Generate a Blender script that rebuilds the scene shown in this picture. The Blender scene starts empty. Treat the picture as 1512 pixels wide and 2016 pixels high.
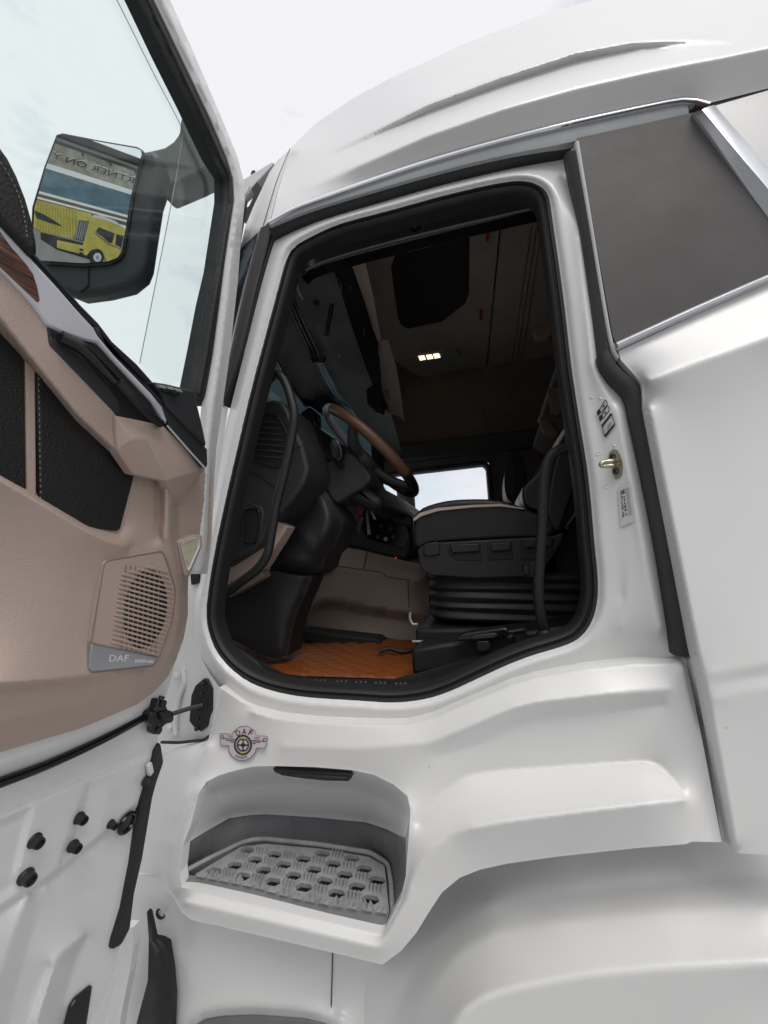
import bpy, bmesh, math, random
import numpy as np
from mathutils import Vector, Matrix
from mathutils.geometry import delaunay_2d_cdt
from mathutils.bvhtree import BVHTree
random.seed(4)
scn = bpy.context.scene
COL = scn.collection

# ------------------------------------------------------------------ camera
F, CX, CY = 780.0, 756.0, 1008.0            # focal length in photo pixels (1512 x 2016)
def _n(v): v = np.array(v, float); return v/np.linalg.norm(v)
EX = -_n((-2956, 232, F))
EY = np.array((211., 67., F)); EY = _n(EY-EX*(EY@EX))
EZ = np.cross(EX, EY)
RW = np.stack([EX, EY, EZ])                 # camera axes (right, down, forward) -> world
CAM = np.array((0., -0.95, 0.))             # eye height is z = 0, door aperture is y = 0, x runs rearwards
GROUND = -1.92
cam_d = bpy.data.cameras.new('camera'); cam = bpy.data.objects.new('camera', cam_d); COL.objects.link(cam)
cam_d.sensor_fit = 'VERTICAL'; cam_d.sensor_height = 36.0; cam_d.lens = 36.0*F/2016.0
cam_d.clip_start = 0.02; cam_d.clip_end = 2000
_r, _d, _f = RW[:, 0], RW[:, 1], RW[:, 2]
cam.matrix_world = Matrix(((_r[0], -_d[0], -_f[0], CAM[0]), (_r[1], -_d[1], -_f[1], CAM[1]), (_r[2], -_d[2], -_f[2], CAM[2]), (0, 0, 0, 1)))
scn.camera = cam

# ------------------------------------------------------------------ sky, sun, exposure
SUN_EL, SUN_AZ = math.radians(60), math.radians(-52)     # azimuth from +x towards +y
world = bpy.data.worlds.new('World'); scn.world = world; world.use_nodes = True
nt = world.node_tree; nt.nodes.clear()
def N(tree, typ, **kw):
    n = tree.nodes.new(typ)
    for k, v in kw.items(): setattr(n, k, v)
    return n
out = N(nt, 'ShaderNodeOutputWorld'); bg = N(nt, 'ShaderNodeBackground')
sky = N(nt, 'ShaderNodeTexSky', sky_type='NISHITA', sun_disc=False, sun_elevation=SUN_EL, sun_rotation=math.pi/2-SUN_AZ)
sc = N(nt, 'ShaderNodeVectorMath', operation='SCALE'); sc.inputs['Scale'].default_value = 0.14
tc = N(nt, 'ShaderNodeTexCoord'); mp = N(nt, 'ShaderNodeMapping'); mp.inputs['Scale'].default_value = (1.5, 1.5, 4.0)
mp.inputs['Location'].default_value = (-2.0010, -0.3479, -1.2481)
nz = N(nt, 'ShaderNodeTexNoise'); nz.inputs['Scale'].default_value = 1.6; nz.inputs['Detail'].default_value = 7; nz.inputs['Roughness'].default_value = 0.6
rmp = N(nt, 'ShaderNodeValToRGB'); rmp.color_ramp.elements[0].position = 0.34; rmp.color_ramp.elements[1].position = 0.47
rmp.color_ramp.elements[0].color = (0.6, 0.6, 0.6, 1); rmp.color_ramp.elements[1].color = (1, 1, 1, 1)
mix = N(nt, 'ShaderNodeMix', data_type='RGBA'); mix.inputs['B'].default_value = (0.80, 0.797, 0.832, 1)
L = nt.links.new
L(tc.outputs['Generated'], mp.inputs[0]); L(mp.outputs[0], nz.inputs['Vector']); L(nz.outputs[0], rmp.inputs[0])
L(sky.outputs[0], sc.inputs[0]); L(sc.outputs[0], mix.inputs['A']); L(rmp.outputs[0], mix.inputs['Factor'])
L(mix.outputs['Result'], bg.inputs[0]); L(bg.outputs[0], out.inputs[0]); bg.inputs[1].default_value = 1.0
sun_d = bpy.data.lights.new('sun', 'SUN'); sun_d.energy = 1.5; sun_d.angle = math.radians(35); sun_d.color = (1, 0.965, 0.91)
sun = bpy.data.objects.new('sun', sun_d); COL.objects.link(sun)
sv = Vector((math.cos(SUN_EL)*math.cos(SUN_AZ), math.cos(SUN_EL)*math.sin(SUN_AZ), math.sin(SUN_EL)))
sun.rotation_euler = sv.to_track_quat('Z', 'Y').to_euler()
vs = scn.view_settings; vs.view_transform = 'Standard'; vs.look = 'None'; vs.exposure = 0.17; vs.gamma = 1.0; vs.use_curve_mapping = False
scn.render.engine = 'CYCLES'

# ------------------------------------------------------------------ helpers: placing
def ray(px, py): return RW @ np.array((px-CX, py-CY, F))
def P(px, py, y=0.0):
    d = ray(px, py); return Vector(CAM+d*((y-CAM[1])/d[1]))
def PZ(px, py, z):
    d = ray(px, py); return Vector(CAM+d*((z-CAM[2])/d[2]))
def PX(px, py, x):
    d = ray(px, py); return Vector(CAM+d*((x-CAM[0])/d[0]))
def yz(px, py, z): return PZ(px, py, z)[1]
DK = 0.165                                  # lean of the opened door's plane
DN = Vector((1, 0, -DK)).normalized()       # inner face of the door looks rearwards
D0 = DN.dot(P(395, 1150, -0.04))
def PD(px, py, off=0.0):
    d = Vector(ray(px, py)); c = Vector(CAM); return c+d*((D0+off-DN.dot(c))/DN.dot(d))
YN = Vector((0, -1, 0))                     # outward from the truck's side
def proj_n(proj): return DN if proj is PD else (YN if proj is P else Vector((0, 0, 1)))
def project(v):
    q = RW.T @ (np.array(v)-CAM); return CX+F*q[0]/q[2], CY+F*q[1]/q[2]

# ------------------------------------------------------------------ helpers: materials
MAT = {}
def material(name, col, rough=0.5, metal=0.0, coat=0.0, bump=0.0, bscale=300.0, var=0.0, vscale=6.0, spec=0.5, detail=3, coords='Object', dirt=None, wave=None):
    m = bpy.data.materials.new(name); m.use_nodes = True; t = m.node_tree; b = t.nodes['Principled BSDF']
    b.inputs['Base Color'].default_value = (*col, 1); b.inputs['Roughness'].default_value = rough; b.inputs['Metallic'].default_value = metal
    b.inputs['Specular IOR Level'].default_value = spec
    if coat: b.inputs['Coat Weight'].default_value = coat; b.inputs['Coat Roughness'].default_value = 0.24
    c = N(t, 'ShaderNodeTexCoord')
    if var:
        n = N(t, 'ShaderNodeTexNoise'); n.inputs['Scale'].default_value = vscale; n.inputs['Detail'].default_value = 6; n.inputs['Roughness'].default_value = 0.62
        r = N(t, 'ShaderNodeMapRange'); r.inputs['From Min'].default_value = 0.3; r.inputs['From Max'].default_value = 0.7
        r.inputs['To Min'].default_value = 1-var; r.inputs['To Max'].default_value = 1+var*0.4
        mu = N(t, 'ShaderNodeVectorMath', operation='SCALE'); mu.inputs[0].default_value = col
        t.links.new(c.outputs[coords], n.inputs['Vector']); t.links.new(n.outputs[0], r.inputs[0]); t.links.new(r.outputs[0], mu.inputs['Scale'])
        t.links.new(mu.outputs[0], b.inputs['Base Color'])
        r2 = N(t, 'ShaderNodeMapRange'); r2.inputs['From Min'].default_value = 0.3; r2.inputs['From Max'].default_value = 0.7
        r2.inputs['To Min'].default_value = min(1, rough*1.2); r2.inputs['To Max'].default_value = rough*0.85
        t.links.new(n.outputs[0], r2.inputs[0]); t.links.new(r2.outputs[0], b.inputs['Roughness'])
    if bump:
        n = N(t, 'ShaderNodeTexNoise'); n.inputs['Scale'].default_value = bscale; n.inputs['Detail'].default_value = detail
        k = N(t, 'ShaderNodeBump'); k.inputs['Strength'].default_value = bump; k.inputs['Distance'].default_value = 0.002
        t.links.new(c.outputs[coords], n.inputs['Vector']); t.links.new(n.outputs[0], k.inputs['Height']); t.links.new(k.outputs[0], b.inputs['Normal'])
    if dirt:
        n = N(t, 'ShaderNodeTexNoise'); n.inputs['Scale'].default_value = dirt; n.inputs['Detail'].default_value = 2
        n2 = N(t, 'ShaderNodeTexNoise'); n2.inputs['Scale'].default_value = 7; n2.inputs['Detail'].default_value = 3
        a = N(t, 'ShaderNodeMath', operation='MULTIPLY_ADD'); a.inputs[1].default_value = 0.25; t.links.new(n2.outputs[0], a.inputs[0]); t.links.new(n.outputs[0], a.inputs[2])
        r = N(t, 'ShaderNodeMapRange'); r.inputs['From Min'].default_value = 0.89; r.inputs['From Max'].default_value = 0.95; r.inputs['To Max'].default_value = 0.4
        mxx = N(t, 'ShaderNodeMix', data_type='RGBA'); mxx.inputs['B'].default_value = (0.22, 0.2, 0.17, 1)
        src = b.inputs['Base Color'].links[0].from_socket if b.inputs['Base Color'].links else None
        if src: t.links.new(src, mxx.inputs['A'])
        else: mxx.inputs['A'].default_value = (*col, 1)
        for q in (n, n2): t.links.new(c.outputs[coords], q.inputs['Vector'])
        t.links.new(a.outputs[0], r.inputs[0]); t.links.new(r.outputs[0], mxx.inputs['Factor']); t.links.new(mxx.outputs['Result'], b.inputs['Base Color'])
    MAT[name] = m; return m
material('white_paint', (0.72, 0.722, 0.715), 0.40, coat=0.6, var=0.03, vscale=2.5, bump=0.02, bscale=900, dirt=120)
material('white_satin', (0.70, 0.702, 0.695), 0.42, var=0.05, vscale=4, bump=0.04, bscale=900)
material('rubber', (0.016, 0.015, 0.016), 0.55, bump=0.1, bscale=200, var=0.25, vscale=9)
material('black_plastic', (0.011, 0.011, 0.012), 0.5, bump=0.25, bscale=900, var=0.15)
material('gloss_black', (0.008, 0.008, 0.009), 0.16)
material('dark_grey', (0.028, 0.029, 0.032), 0.55, bump=0.2, bscale=800, var=0.1)
material('mid_dark', (0.06, 0.062, 0.063), 0.6, bump=0.15, bscale=700, var=0.1)
material('header_grey', (0.105, 0.108, 0.108), 0.6, bump=0.15, bscale=700, var=0.1)
material('strip_grey', (0.042, 0.038, 0.037), 0.6, bump=0.12, bscale=500, var=0.2, vscale=5)
material('panel_grey', (0.078, 0.072, 0.071), 0.6, bump=0.1, bscale=350, var=0.025, vscale=3.5)
material('taupe', (0.46, 0.362, 0.308), 0.62, bump=0.45, bscale=420, var=0.06, vscale=5, detail=4)
material('taupe_dark', (0.25, 0.19, 0.155), 0.65, bump=0.3, bscale=420, var=0.08)
material('headliner', (0.18, 0.145, 0.125), 0.9, bump=0.2, bscale=900, var=0.1)
material('ceiling_cloth', (0.40, 0.335, 0.29), 0.9, bump=0.2, bscale=900, var=0.1)
material('leather', (0.011, 0.011, 0.012), 0.5, bump=0.7, bscale=260, var=0.15, detail=5)
material('leather_seat', (0.009, 0.0085, 0.009), 0.4, bump=0.6, bscale=190, var=0.2, detail=5)
material('silver', (0.62, 0.63, 0.67), 0.42, metal=0.2, var=0.06, vscale=12, bump=0.02)
material('silver_dark', (0.34, 0.36, 0.37), 0.5, metal=0.1, var=0.06)
material('badge_silver', (0.36, 0.38, 0.40), 0.35, metal=0.6, var=0.06)
material('chrome', (0.82, 0.83, 0.86), 0.10, metal=1.0, var=0.05, vscale=10)
material('brushed', (0.70, 0.715, 0.745), 0.30, metal=0.85, var=0.08, vscale=8)
material('brass_steel', (0.50, 0.45, 0.34), 0.3, metal=1.0, var=0.2, vscale=30)
material('step_grey', (0.17, 0.174, 0.18), 0.6, bump=0.2, bscale=500, var=0.25, vscale=9)
material('grate_grey', (0.30, 0.305, 0.315), 0.5, bump=0.2, bscale=400, var=0.3, vscale=25)
material('pocket_dark', (0.012, 0.012, 0.012), 0.8)
material('mat_orange', (0.21, 0.056, 0.009), 0.45, bump=0.3, bscale=160, var=0.25, vscale=7)
material('wheel_brown', (0.11, 0.055, 0.03), 0.42, bump=0.25, bscale=500, var=0.15)
material('key_metal', (0.55, 0.55, 0.57), 0.3, metal=1.0)
material('red', (0.35, 0.012, 0.015), 0.35)
material('sticker_base', (0.56, 0.48, 0.51), 0.45)
material('print_black', (0.012, 0.012, 0.014), 0.5)
material('print_gold', (0.50, 0.42, 0.16), 0.5)
material('print_white', (0.78, 0.78, 0.78), 0.5)
material('print_grey', (0.30, 0.30, 0.31), 0.5)
material('print_pale', (0.60, 0.60, 0.61), 0.4)
material('lamp_back', (0.80, 0.76, 0.62), 0.3, metal=0.15, var=0.2, vscale=60)
material('yellow_paint', (0.52, 0.44, 0.09), 0.5, var=0.25, vscale=6)
material('blue_print', (0.10, 0.19, 0.25), 0.6, var=0.45, vscale=2.5)
material('rock_print', (0.36, 0.335, 0.28), 0.8, var=0.6, vscale=3.5)
material('yellow_shade', (0.36, 0.29, 0.03), 0.5)
material('wall_grey', (0.34, 0.35, 0.35), 0.6, var=0.08, vscale=0.4)
material('stripe_brown', (0.16, 0.125, 0.07), 0.7, var=0.2, vscale=0.5)
material('tyre', (0.02, 0.02, 0.02), 0.8, bump=0.3, bscale=60)
material('ground', (0.36, 0.358, 0.35), 0.85, bump=0.5, bscale=40, var=0.2, vscale=0.3)
material('stitch', (0.27, 0.24, 0.2), 0.7)
def wood():
    m = bpy.data.materials.new('wood'); m.use_nodes = True; t = m.node_tree; b = t.nodes['Principled BSDF']
    c = N(t, 'ShaderNodeTexCoord'); mpn = N(t, 'ShaderNodeMapping'); mpn.inputs['Rotation'].default_value = (0.72, 0, 0); mpn.inputs['Scale'].default_value = (8, 8, 90)
    n = N(t, 'ShaderNodeTexNoise'); n.inputs['Scale'].default_value = 2.5; n.inputs['Detail'].default_value = 5
    r = N(t, 'ShaderNodeValToRGB'); r.color_ramp.elements[0].color = (0.035, 0.012, 0.008, 1); r.color_ramp.elements[1].color = (0.17, 0.075, 0.045, 1)
    r.color_ramp.elements[0].position = 0.35; r.color_ramp.elements[1].position = 0.65
    t.links.new(c.outputs['Object'], mpn.inputs[0]); t.links.new(mpn.outputs[0], n.inputs['Vector']); t.links.new(n.outputs[0], r.inputs[0]); t.links.new(r.outputs[0], b.inputs['Base Color'])
    b.inputs['Roughness'].default_value = 0.25; b.inputs['Coat Weight'].default_value = 0.5; MAT['wood'] = m
wood()
def glass(name, tint, refl=0.06, rough=0.0):
    m = bpy.data.materials.new(name); m.use_nodes = True; t = m.node_tree; t.nodes.clear()
    o = N(t, 'ShaderNodeOutputMaterial'); a = N(t, 'ShaderNodeBsdfTransparent'); a.inputs[0].default_value = (*tint, 1)
    g = N(t, 'ShaderNodeBsdfGlossy'); g.inputs['Roughness'].default_value = rough
    lw = N(t, 'ShaderNodeLayerWeight'); lw.inputs[0].default_value = 0.5; pw = N(t, 'ShaderNodeMath', operation='POWER'); pw.inputs[1].default_value = 4.0; fr = N(t, 'ShaderNodeMath', operation='MULTIPLY_ADD'); fr.inputs[1].default_value = 0.6; fr.inputs[2].default_value = 0.025
    t.links.new(lw.outputs['Facing'], pw.inputs[0]); t.links.new(pw.outputs[0], fr.inputs[0])
    s = N(t, 'ShaderNodeMixShader'); t.links.new(fr.outputs[0], s.inputs[0]); t.links.new(a.outputs[0], s.inputs[1]); t.links.new(g.outputs[0], s.inputs[2]); t.links.new(s.outputs[0], o.inputs[0])
    MAT[name] = m
glass('glass_green', (0.935, 0.985, 0.968)); glass('glass_clear', (0.985, 0.995, 0.994)); glass('glass_teal', (0.17, 0.215, 0.225)); glass('lens', (0.95, 0.94, 0.9))
def emit(name, col, s):
    m = bpy.data.materials.new(name); m.use_nodes = True; b = m.node_tree.nodes['Principled BSDF']
    b.inputs['Base Color'].default_value = (*col, 1); b.inputs['Emission Color'].default_value = (*col, 1); b.inputs['Emission Strength'].default_value = s; MAT[name] = m
emit('led', (1.0, 0.74, 0.45), 2.0); emit('red_led', (1.0, 0.03, 0.02), 0.7)
m = bpy.data.materials.new('mirror'); m.use_nodes = True; b = m.node_tree.nodes['Principled BSDF']
b.inputs['Metallic'].default_value = 1; b.inputs['Roughness'].default_value = 0.006; b.inputs['Base Color'].default_value = (0.86, 0.88, 0.87, 1); MAT['mirror'] = m

# ------------------------------------------------------------------ helpers: meshes
def link(o, parent=None):
    COL.objects.link(o)
    if parent is not None:
        o.parent = parent; o.matrix_parent_inverse = parent.matrix_world.inverted()
    return o
def mk(name, vs, fs, mat, parent=None, smooth=True, angle=32, bevel=0, seg=2, solid=0):
    me = bpy.data.meshes.new(name); me.from_pydata([tuple(v) for v in vs], [], fs); me.validate(); me.update()
    if smooth:
        me.polygons.foreach_set('use_smooth', [True]*len(me.polygons)); me.set_sharp_from_angle(angle=math.radians(angle))
    me.materials.append(MAT[mat]); o = bpy.data.objects.new(name, me); link(o, parent)
    if bevel:
        b = o.modifiers.new('bevel', 'BEVEL'); b.width = bevel; b.segments = seg; b.limit_method = 'ANGLE'; b.angle_limit = math.radians(35); b.harden_normals = False
    return o
def cat(pts, n, closed=False, smooth=True):
    """resample a polyline evenly, optionally as a Catmull-Rom curve"""
    p = np.array([tuple(q) for q in pts], float)
    if smooth and len(p) > 2:
        k = len(p); res = []
        rng = range(k if closed else k-1)
        for i in rng:
            if closed: a, b, c, d = p[(i-1) % k], p[i], p[(i+1) % k], p[(i+2) % k]
            else:
                b, c = p[i], p[i+1]; a = p[i-1] if i else 2*b-c; d = p[i+2] if i+2 < k else 2*c-b
            for s in np.linspace(0, 1, 10, endpoint=False):
                res.append(0.5*((2*b)+(c-a)*s+(2*a-5*b+4*c-d)*s*s+(3*b-a-3*c+d)*s**3))
        if not closed: res.append(p[-1])
        p = np.array(res)
    if closed: p = np.vstack([p, p[:1]])
    sg = np.linalg.norm(np.diff(p[:, :3], axis=0), axis=1); t = np.concatenate([[0], np.cumsum(sg)])
    u = np.linspace(0, t[-1], n+1)[:-1] if closed else np.linspace(0, t[-1], n)
    return np.stack([np.interp(u, t, p[:, i]) for i in range(p.shape[1])], axis=1)
def inside(poly, x, y):
    c = np.zeros(len(x), bool); n = len(poly); j = n-1
    for i in range(n):
        xi, yi = poly[i][:2]; xj, yj = poly[j][:2]
        if yi != yj:
            c ^= ((yi > y) != (yj > y)) & (x < (xj-xi)*(y-yi)/(yj-yi)+xi)
        j = i
    return c
def segdist(poly, x, y, closed=True):
    d = np.full(len(x), 1e9); n = len(poly)
    for i in range(n if closed else n-1):
        a = np.array(poly[i][:2]); b = np.array(poly[(i+1) % n][:2]); ab = b-a; l = max(ab@ab, 1e-9)
        t = np.clip(((x-a[0])*ab[0]+(y-a[1])*ab[1])/l, 0, 1)
        d = np.minimum(d, np.hypot(x-a[0]-t*ab[0], y-a[1]-t*ab[1]))
    return d
SHEETS = {}
def dens(pl, step, closed):
    p = np.array(pl, float); o = []
    n = len(p)
    for i in range(n if closed else n-1):
        a, b = p[i], p[(i+1) % n]; k = max(1, int(math.hypot(*(b[:2]-a[:2]))/step))
        for s in range(k): o.append(a+(b-a)*s/k)
    if not closed: o.append(p[-1])
    return o
def blur(A, sig):
    r = int(math.ceil(sig*3))
    if r < 1: return A
    k = np.exp(-0.5*(np.arange(-r, r+1)/sig)**2); k /= k.sum()
    for ax in (0, 1):
        w = [(r, r) if q == ax else (0, 0) for q in (0, 1)]; Q = np.pad(A, w, mode='reflect', reflect_type='odd') if A.shape[ax] > r else np.pad(A, w, mode='edge')
        A = sum(k[i]*(Q[i:i+A.shape[0], :] if ax == 0 else Q[:, i:i+A.shape[1]]) for i in range(2*r+1))
    return A
def field(lines, V, soft, g=2.0):
    """membrane through the given depth lines, solved coarse to fine on a grid and then rounded off"""
    S = []
    for l, c in lines: S += dens(l, 1.5, c) if len(l) > 1 else list(l)
    S = np.array([tuple(q) for q in S], float); o = np.minimum(S[:, :2].min(0), V.min(0))-4*g; e = np.maximum(S[:, :2].max(0), V.max(0))+4*g
    cur = None
    for lv in (32, 16, 8, 4, 2, 1):
        h = g*lv; nx, ny = (np.ceil((e-o)/h).astype(int)+2)
        ix = np.round((S[:, 0]-o[0])/h).astype(int); iy = np.round((S[:, 1]-o[1])/h).astype(int)
        W = np.zeros((ny, nx)); Z = np.zeros((ny, nx)); 
        if lv == 1:
            bx, by = (S[:, 0]-o[0])/h, (S[:, 1]-o[1])/h; jx, jy = np.floor(bx).astype(int), np.floor(by).astype(int); ux, uy = bx-jx, by-jy
            for ax, ay, w in ((0, 0, (1-ux)*(1-uy)), (1, 0, ux*(1-uy)), (0, 1, (1-ux)*uy), (1, 1, ux*uy)):
                np.add.at(W, (jy+ay, jx+ax), w); np.add.at(Z, (jy+ay, jx+ax), w*S[:, 2])
        else: np.add.at(W, (iy, ix), 1); np.add.at(Z, (iy, ix), S[:, 2])
        m_ = W > 0.3; K = np.where(m_, Z/np.maximum(W, 1e-6), 0)
        if cur is None: A = np.full((ny, nx), S[:, 2].mean())
        else:
            yy = np.clip(np.arange(ny)*h/hp, 0, cur.shape[0]-1.001); xx = np.clip(np.arange(nx)*h/hp, 0, cur.shape[1]-1.001)
            y0, x0 = yy.astype(int), xx.astype(int); fy, fx_ = (yy-y0)[:, None], (xx-x0)[None, :]
            A = (cur[y0][:, x0]*(1-fy)*(1-fx_)+cur[y0+1][:, x0]*fy*(1-fx_)+cur[y0][:, x0+1]*(1-fy)*fx_+cur[y0+1][:, x0+1]*fy*fx_)
        A = np.where(m_, K, A)
        for _ in range(160 if lv > 2 else 70):
            Q = np.pad(A, 1, mode='edge'); A = np.where(m_, K, 0.25*(Q[:-2, 1:-1]+Q[2:, 1:-1]+Q[1:-1, :-2]+Q[1:-1, 2:]))
        cur, hp = A, h
    cur = blur(cur, max(soft, 1.4)*1.9/g)
    def samp(V):
        yy = np.clip((V[:, 1]-o[1])/g, 0, cur.shape[0]-1.001); xx = np.clip((V[:, 0]-o[0])/g, 0, cur.shape[1]-1.001)
        y0, x0 = yy.astype(int), xx.astype(int); fy, fx_ = yy-y0, xx-x0
        return cur[y0, x0]*(1-fy)*(1-fx_)+cur[y0+1, x0]*fy*(1-fx_)+cur[y0, x0+1]*(1-fy)*fx_+cur[y0+1, x0+1]*fy*fx_
    return samp
def projv(proj, V, D):
    d = (RW @ np.stack([V[:, 0]-CX, V[:, 1]-CY, np.full(len(V), F)])).T
    if proj is P: t = (D-CAM[1])/d[:, 1]
    else: n = np.array(DN); t = (D0+D-n@CAM)/(d@n)
    return CAM+d*t[:, None]
def sheet(name, outline, mat, parent, creases=(), holes=(), step=9, proj=P, soft=2, skirt=0.0, angle=60, sm=False, free=()):
    """A panel: outline, holes and crease lines carry a depth; between them the surface is a membrane."""
    if sm: outline = cat(outline, max(24, len(outline)*6), True)
    outl = dens(outline, step, True); hs = [dens(h, step*0.8, True) for h in holes]; cr = [dens(c, step*0.8, False) for c in creases]
    pts = []; dep = []; edges = []; fix = []
    def add(seq, closed):
        s = len(pts)
        for q in seq: pts.append((q[0], q[1])); dep.append(q[2])
        n = len(seq)
        for i in range(n if closed else n-1): edges.append((s+i, s+(i+1) % n))
    add(outl, True)
    for h in hs: add(h, True)
    for c in cr: add(c, False)
    for q in free: pts.append((q[0], q[1])); dep.append(q[2])
    nfix = len(pts)
    A = np.array(pts); x0, y0 = A.min(0); x1, y1 = A.max(0)
    gx, gy = np.meshgrid(np.arange(x0, x1, step), np.arange(y0, y1, step*0.87)); gx = gx+((np.arange(gx.shape[0]) % 2)*step/2)[:, None]
    gx, gy = gx.ravel(), gy.ravel()
    k = inside(outl, gx, gy)
    for h in hs: k &= ~inside(h, gx, gy)
    gx, gy = gx[k], gy[k]
    dd = segdist(outl, gx, gy)
    for h in hs: dd = np.minimum(dd, segdist(h, gx, gy))
    for c in cr: dd = np.minimum(dd, segdist(c, gx, gy, False))
    k = dd > step*0.5
    for a, b_ in zip(gx[k], gy[k]): pts.append((a, b_))
    r = delaunay_2d_cdt([Vector(p) for p in pts], edges, [], 0, 0.01)
    V = np.array([tuple(v) for v in r[0]]); T = [f for f in r[2] if len(f) == 3]
    cen = np.array([V[list(f)].mean(0) for f in T])
    k = inside(outl, cen[:, 0], cen[:, 1])
    for h in hs: k &= ~inside(h, cen[:, 0], cen[:, 1])
    T = [f for f, q in zip(T, k) if q]
    used = sorted({i for f in T for i in f}); idx = {v: i for i, v in enumerate(used)}
    T = [[idx[i] for i in f] for f in T]; V = V[used]; n = len(V)
    S_ = field([(outl, True)]+[(h, True) for h in hs]+[(c, False) for c in cr]+[([q], False) for q in free], V, soft)
    W3 = projv(proj, V, S_(V)); vs = [Vector(q) for q in W3]; e = 2.0; ox, oy = np.array((e, 0)), np.array((0, e))
    tx = projv(proj, V+ox, S_(V+ox))-projv(proj, V-ox, S_(V-ox)); ty = projv(proj, V+oy, S_(V+oy))-projv(proj, V-oy, S_(V-oy))
    VN = np.cross(tx, ty); VN /= np.linalg.norm(VN, axis=1)[:, None]; sgn = np.sign(np.einsum('ij,ij->i', VN, CAM-W3)); VN *= sgn[:, None]; nsheet = len(T)
    nrm = proj_n(proj)
    fs = []
    for a, b_, c in T:
        q = (vs[b_]-vs[a]).cross(vs[c]-vs[a])
        fs.append((a, b_, c) if q.dot(Vector(CAM)-vs[a]) > 0 else (a, c, b_))
    tree = BVHTree.FromPolygons(vs, fs)
    if skirt:
        cnt = {}
        for f in fs:
            for a in range(3):
                e = (f[a], f[(a+1) % 3]); kx = tuple(sorted(e)); cnt.setdefault(kx, []).append(e)
        back = {}
        vs = list(vs)
        for kx, l in cnt.items():
            if len(l) == 1:
                a, b_ = l[0]
                for q in (a, b_):
                    if q not in back: back[q] = len(vs); vs.append(vs[q]-nrm*skirt)
                fs.append((b_, a, back[a], back[b_]))
    o = mk(name, vs, fs, mat, parent, smooth=False); me = o.data; me.polygons.foreach_set('use_smooth', [True]*len(me.polygons))
    if len(me.polygons) == len(fs):
        nl = []
        for i_, pl_ in enumerate(me.polygons):
            for vi in pl_.vertices: nl.append(tuple(VN[vi]) if i_ < nsheet else tuple(pl_.normal))
        me.normals_split_custom_set(nl)
    SHEETS[o.name] = tree
    return o
def on(o, px, py, lift=0.002):
    """the point of a panel seen at a pixel, lifted off it"""
    d = Vector(ray(px, py)).normalized(); h = SHEETS[o.name].ray_cast(Vector(CAM), d)
    if h[0] is None: return P(px, py, -0.05)
    return h[0]-d*lift
def prism(name, pts, d0, thick, mat, parent, proj=P, bevel=0.003, seg=2, smooth_pts=0, angle=35, depths=None):
    """outline at depth d0 (front), extruded by real thickness away from the viewer's side"""
    if smooth_pts: pts = cat(pts, smooth_pts, True)
    n = proj_n(proj)
    f = [proj(p[0], p[1], (p[2] if len(p) > 2 else d0)) for p in pts]
    if proj is PZ: n = Vector((0, 0, 1 if thick > 0 else -1)); thick = abs(thick)
    bk = [v-n*thick for v in f]; k = len(f)
    fs = [tuple(range(k)), tuple(range(2*k-1, k-1, -1))]+[(i, i+k, (i+1) % k+k, (i+1) % k) for i in range(k)]
    nn = Vector((0, 0, 0))
    for i in range(k): nn += (f[i]).cross(f[(i+1) % k])
    if nn.dot(n) < 0: fs = [tuple(reversed(q)) for q in fs]
    return mk(name, f+bk, fs, mat, parent, angle=angle, bevel=bevel, seg=seg)
def tube(name, pts, r, mat, parent, closed=False, n=60, ns=10, smooth=True, radii=None):
    p = cat(pts, n, closed, smooth); vs, fs = [], []; up = None; m_ = len(p)
    for i in range(m_):
        a = p[(i-1) % m_] if closed else p[max(0, i-1)]; b = p[(i+1) % m_] if closed else p[min(m_-1, i+1)]
        t = Vector(b-a).normalized()
        if up is None: up = Vector((0, 0, 1)) if abs(t.z) < 0.9 else Vector((1, 0, 0))
        s = t.cross(up).normalized(); up = s.cross(t).normalized()
        rr = r if radii is None else np.interp(i/(m_-1), np.linspace(0, 1, len(radii)), radii)
        for k in range(ns):
            g = 2*math.pi*k/ns; vs.append(Vector(p[i])+(s*math.cos(g)+up*math.sin(g))*rr)
    for i in range(m_ if closed else m_-1):
        j = (i+1) % m_
        for k in range(ns): fs.append((i*ns+k, i*ns+(k+1) % ns, j*ns+(k+1) % ns, j*ns+k))
    if not closed: fs.append(tuple(range(ns-1, -1, -1))); fs.append(tuple((m_-1)*ns+k for k in range(ns)))
    return mk(name, vs, fs, mat, parent, angle=50)
def sweep(name, path, prof, N_, mat, parent, closed=True, n=180, angle=50):
    """profile (inward, out of plane) in metres swept along a path"""
    p = cat(path, n, closed); vs, fs = [], []; m_ = len(p); cen = Vector(p.mean(0)); k = len(prof)
    for i in range(m_):
        a = p[(i-1) % m_] if closed else p[max(0, i-1)]; b = p[(i+1) % m_] if closed else p[min(m_-1, i+1)]
        t = Vector(b-a).normalized(); inn = t.cross(N_).normalized()
        vs += [Vector(p[i])+inn*q[0]+N_*q[1] for q in prof]
    for i in range(m_ if closed else m_-1):
        j = (i+1) % m_
        for q in range(k-1): fs.append((i*k+q, i*k+q+1, j*k+q+1, j*k+q))
    return mk(name, vs, fs, mat, parent, angle=angle)
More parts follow.
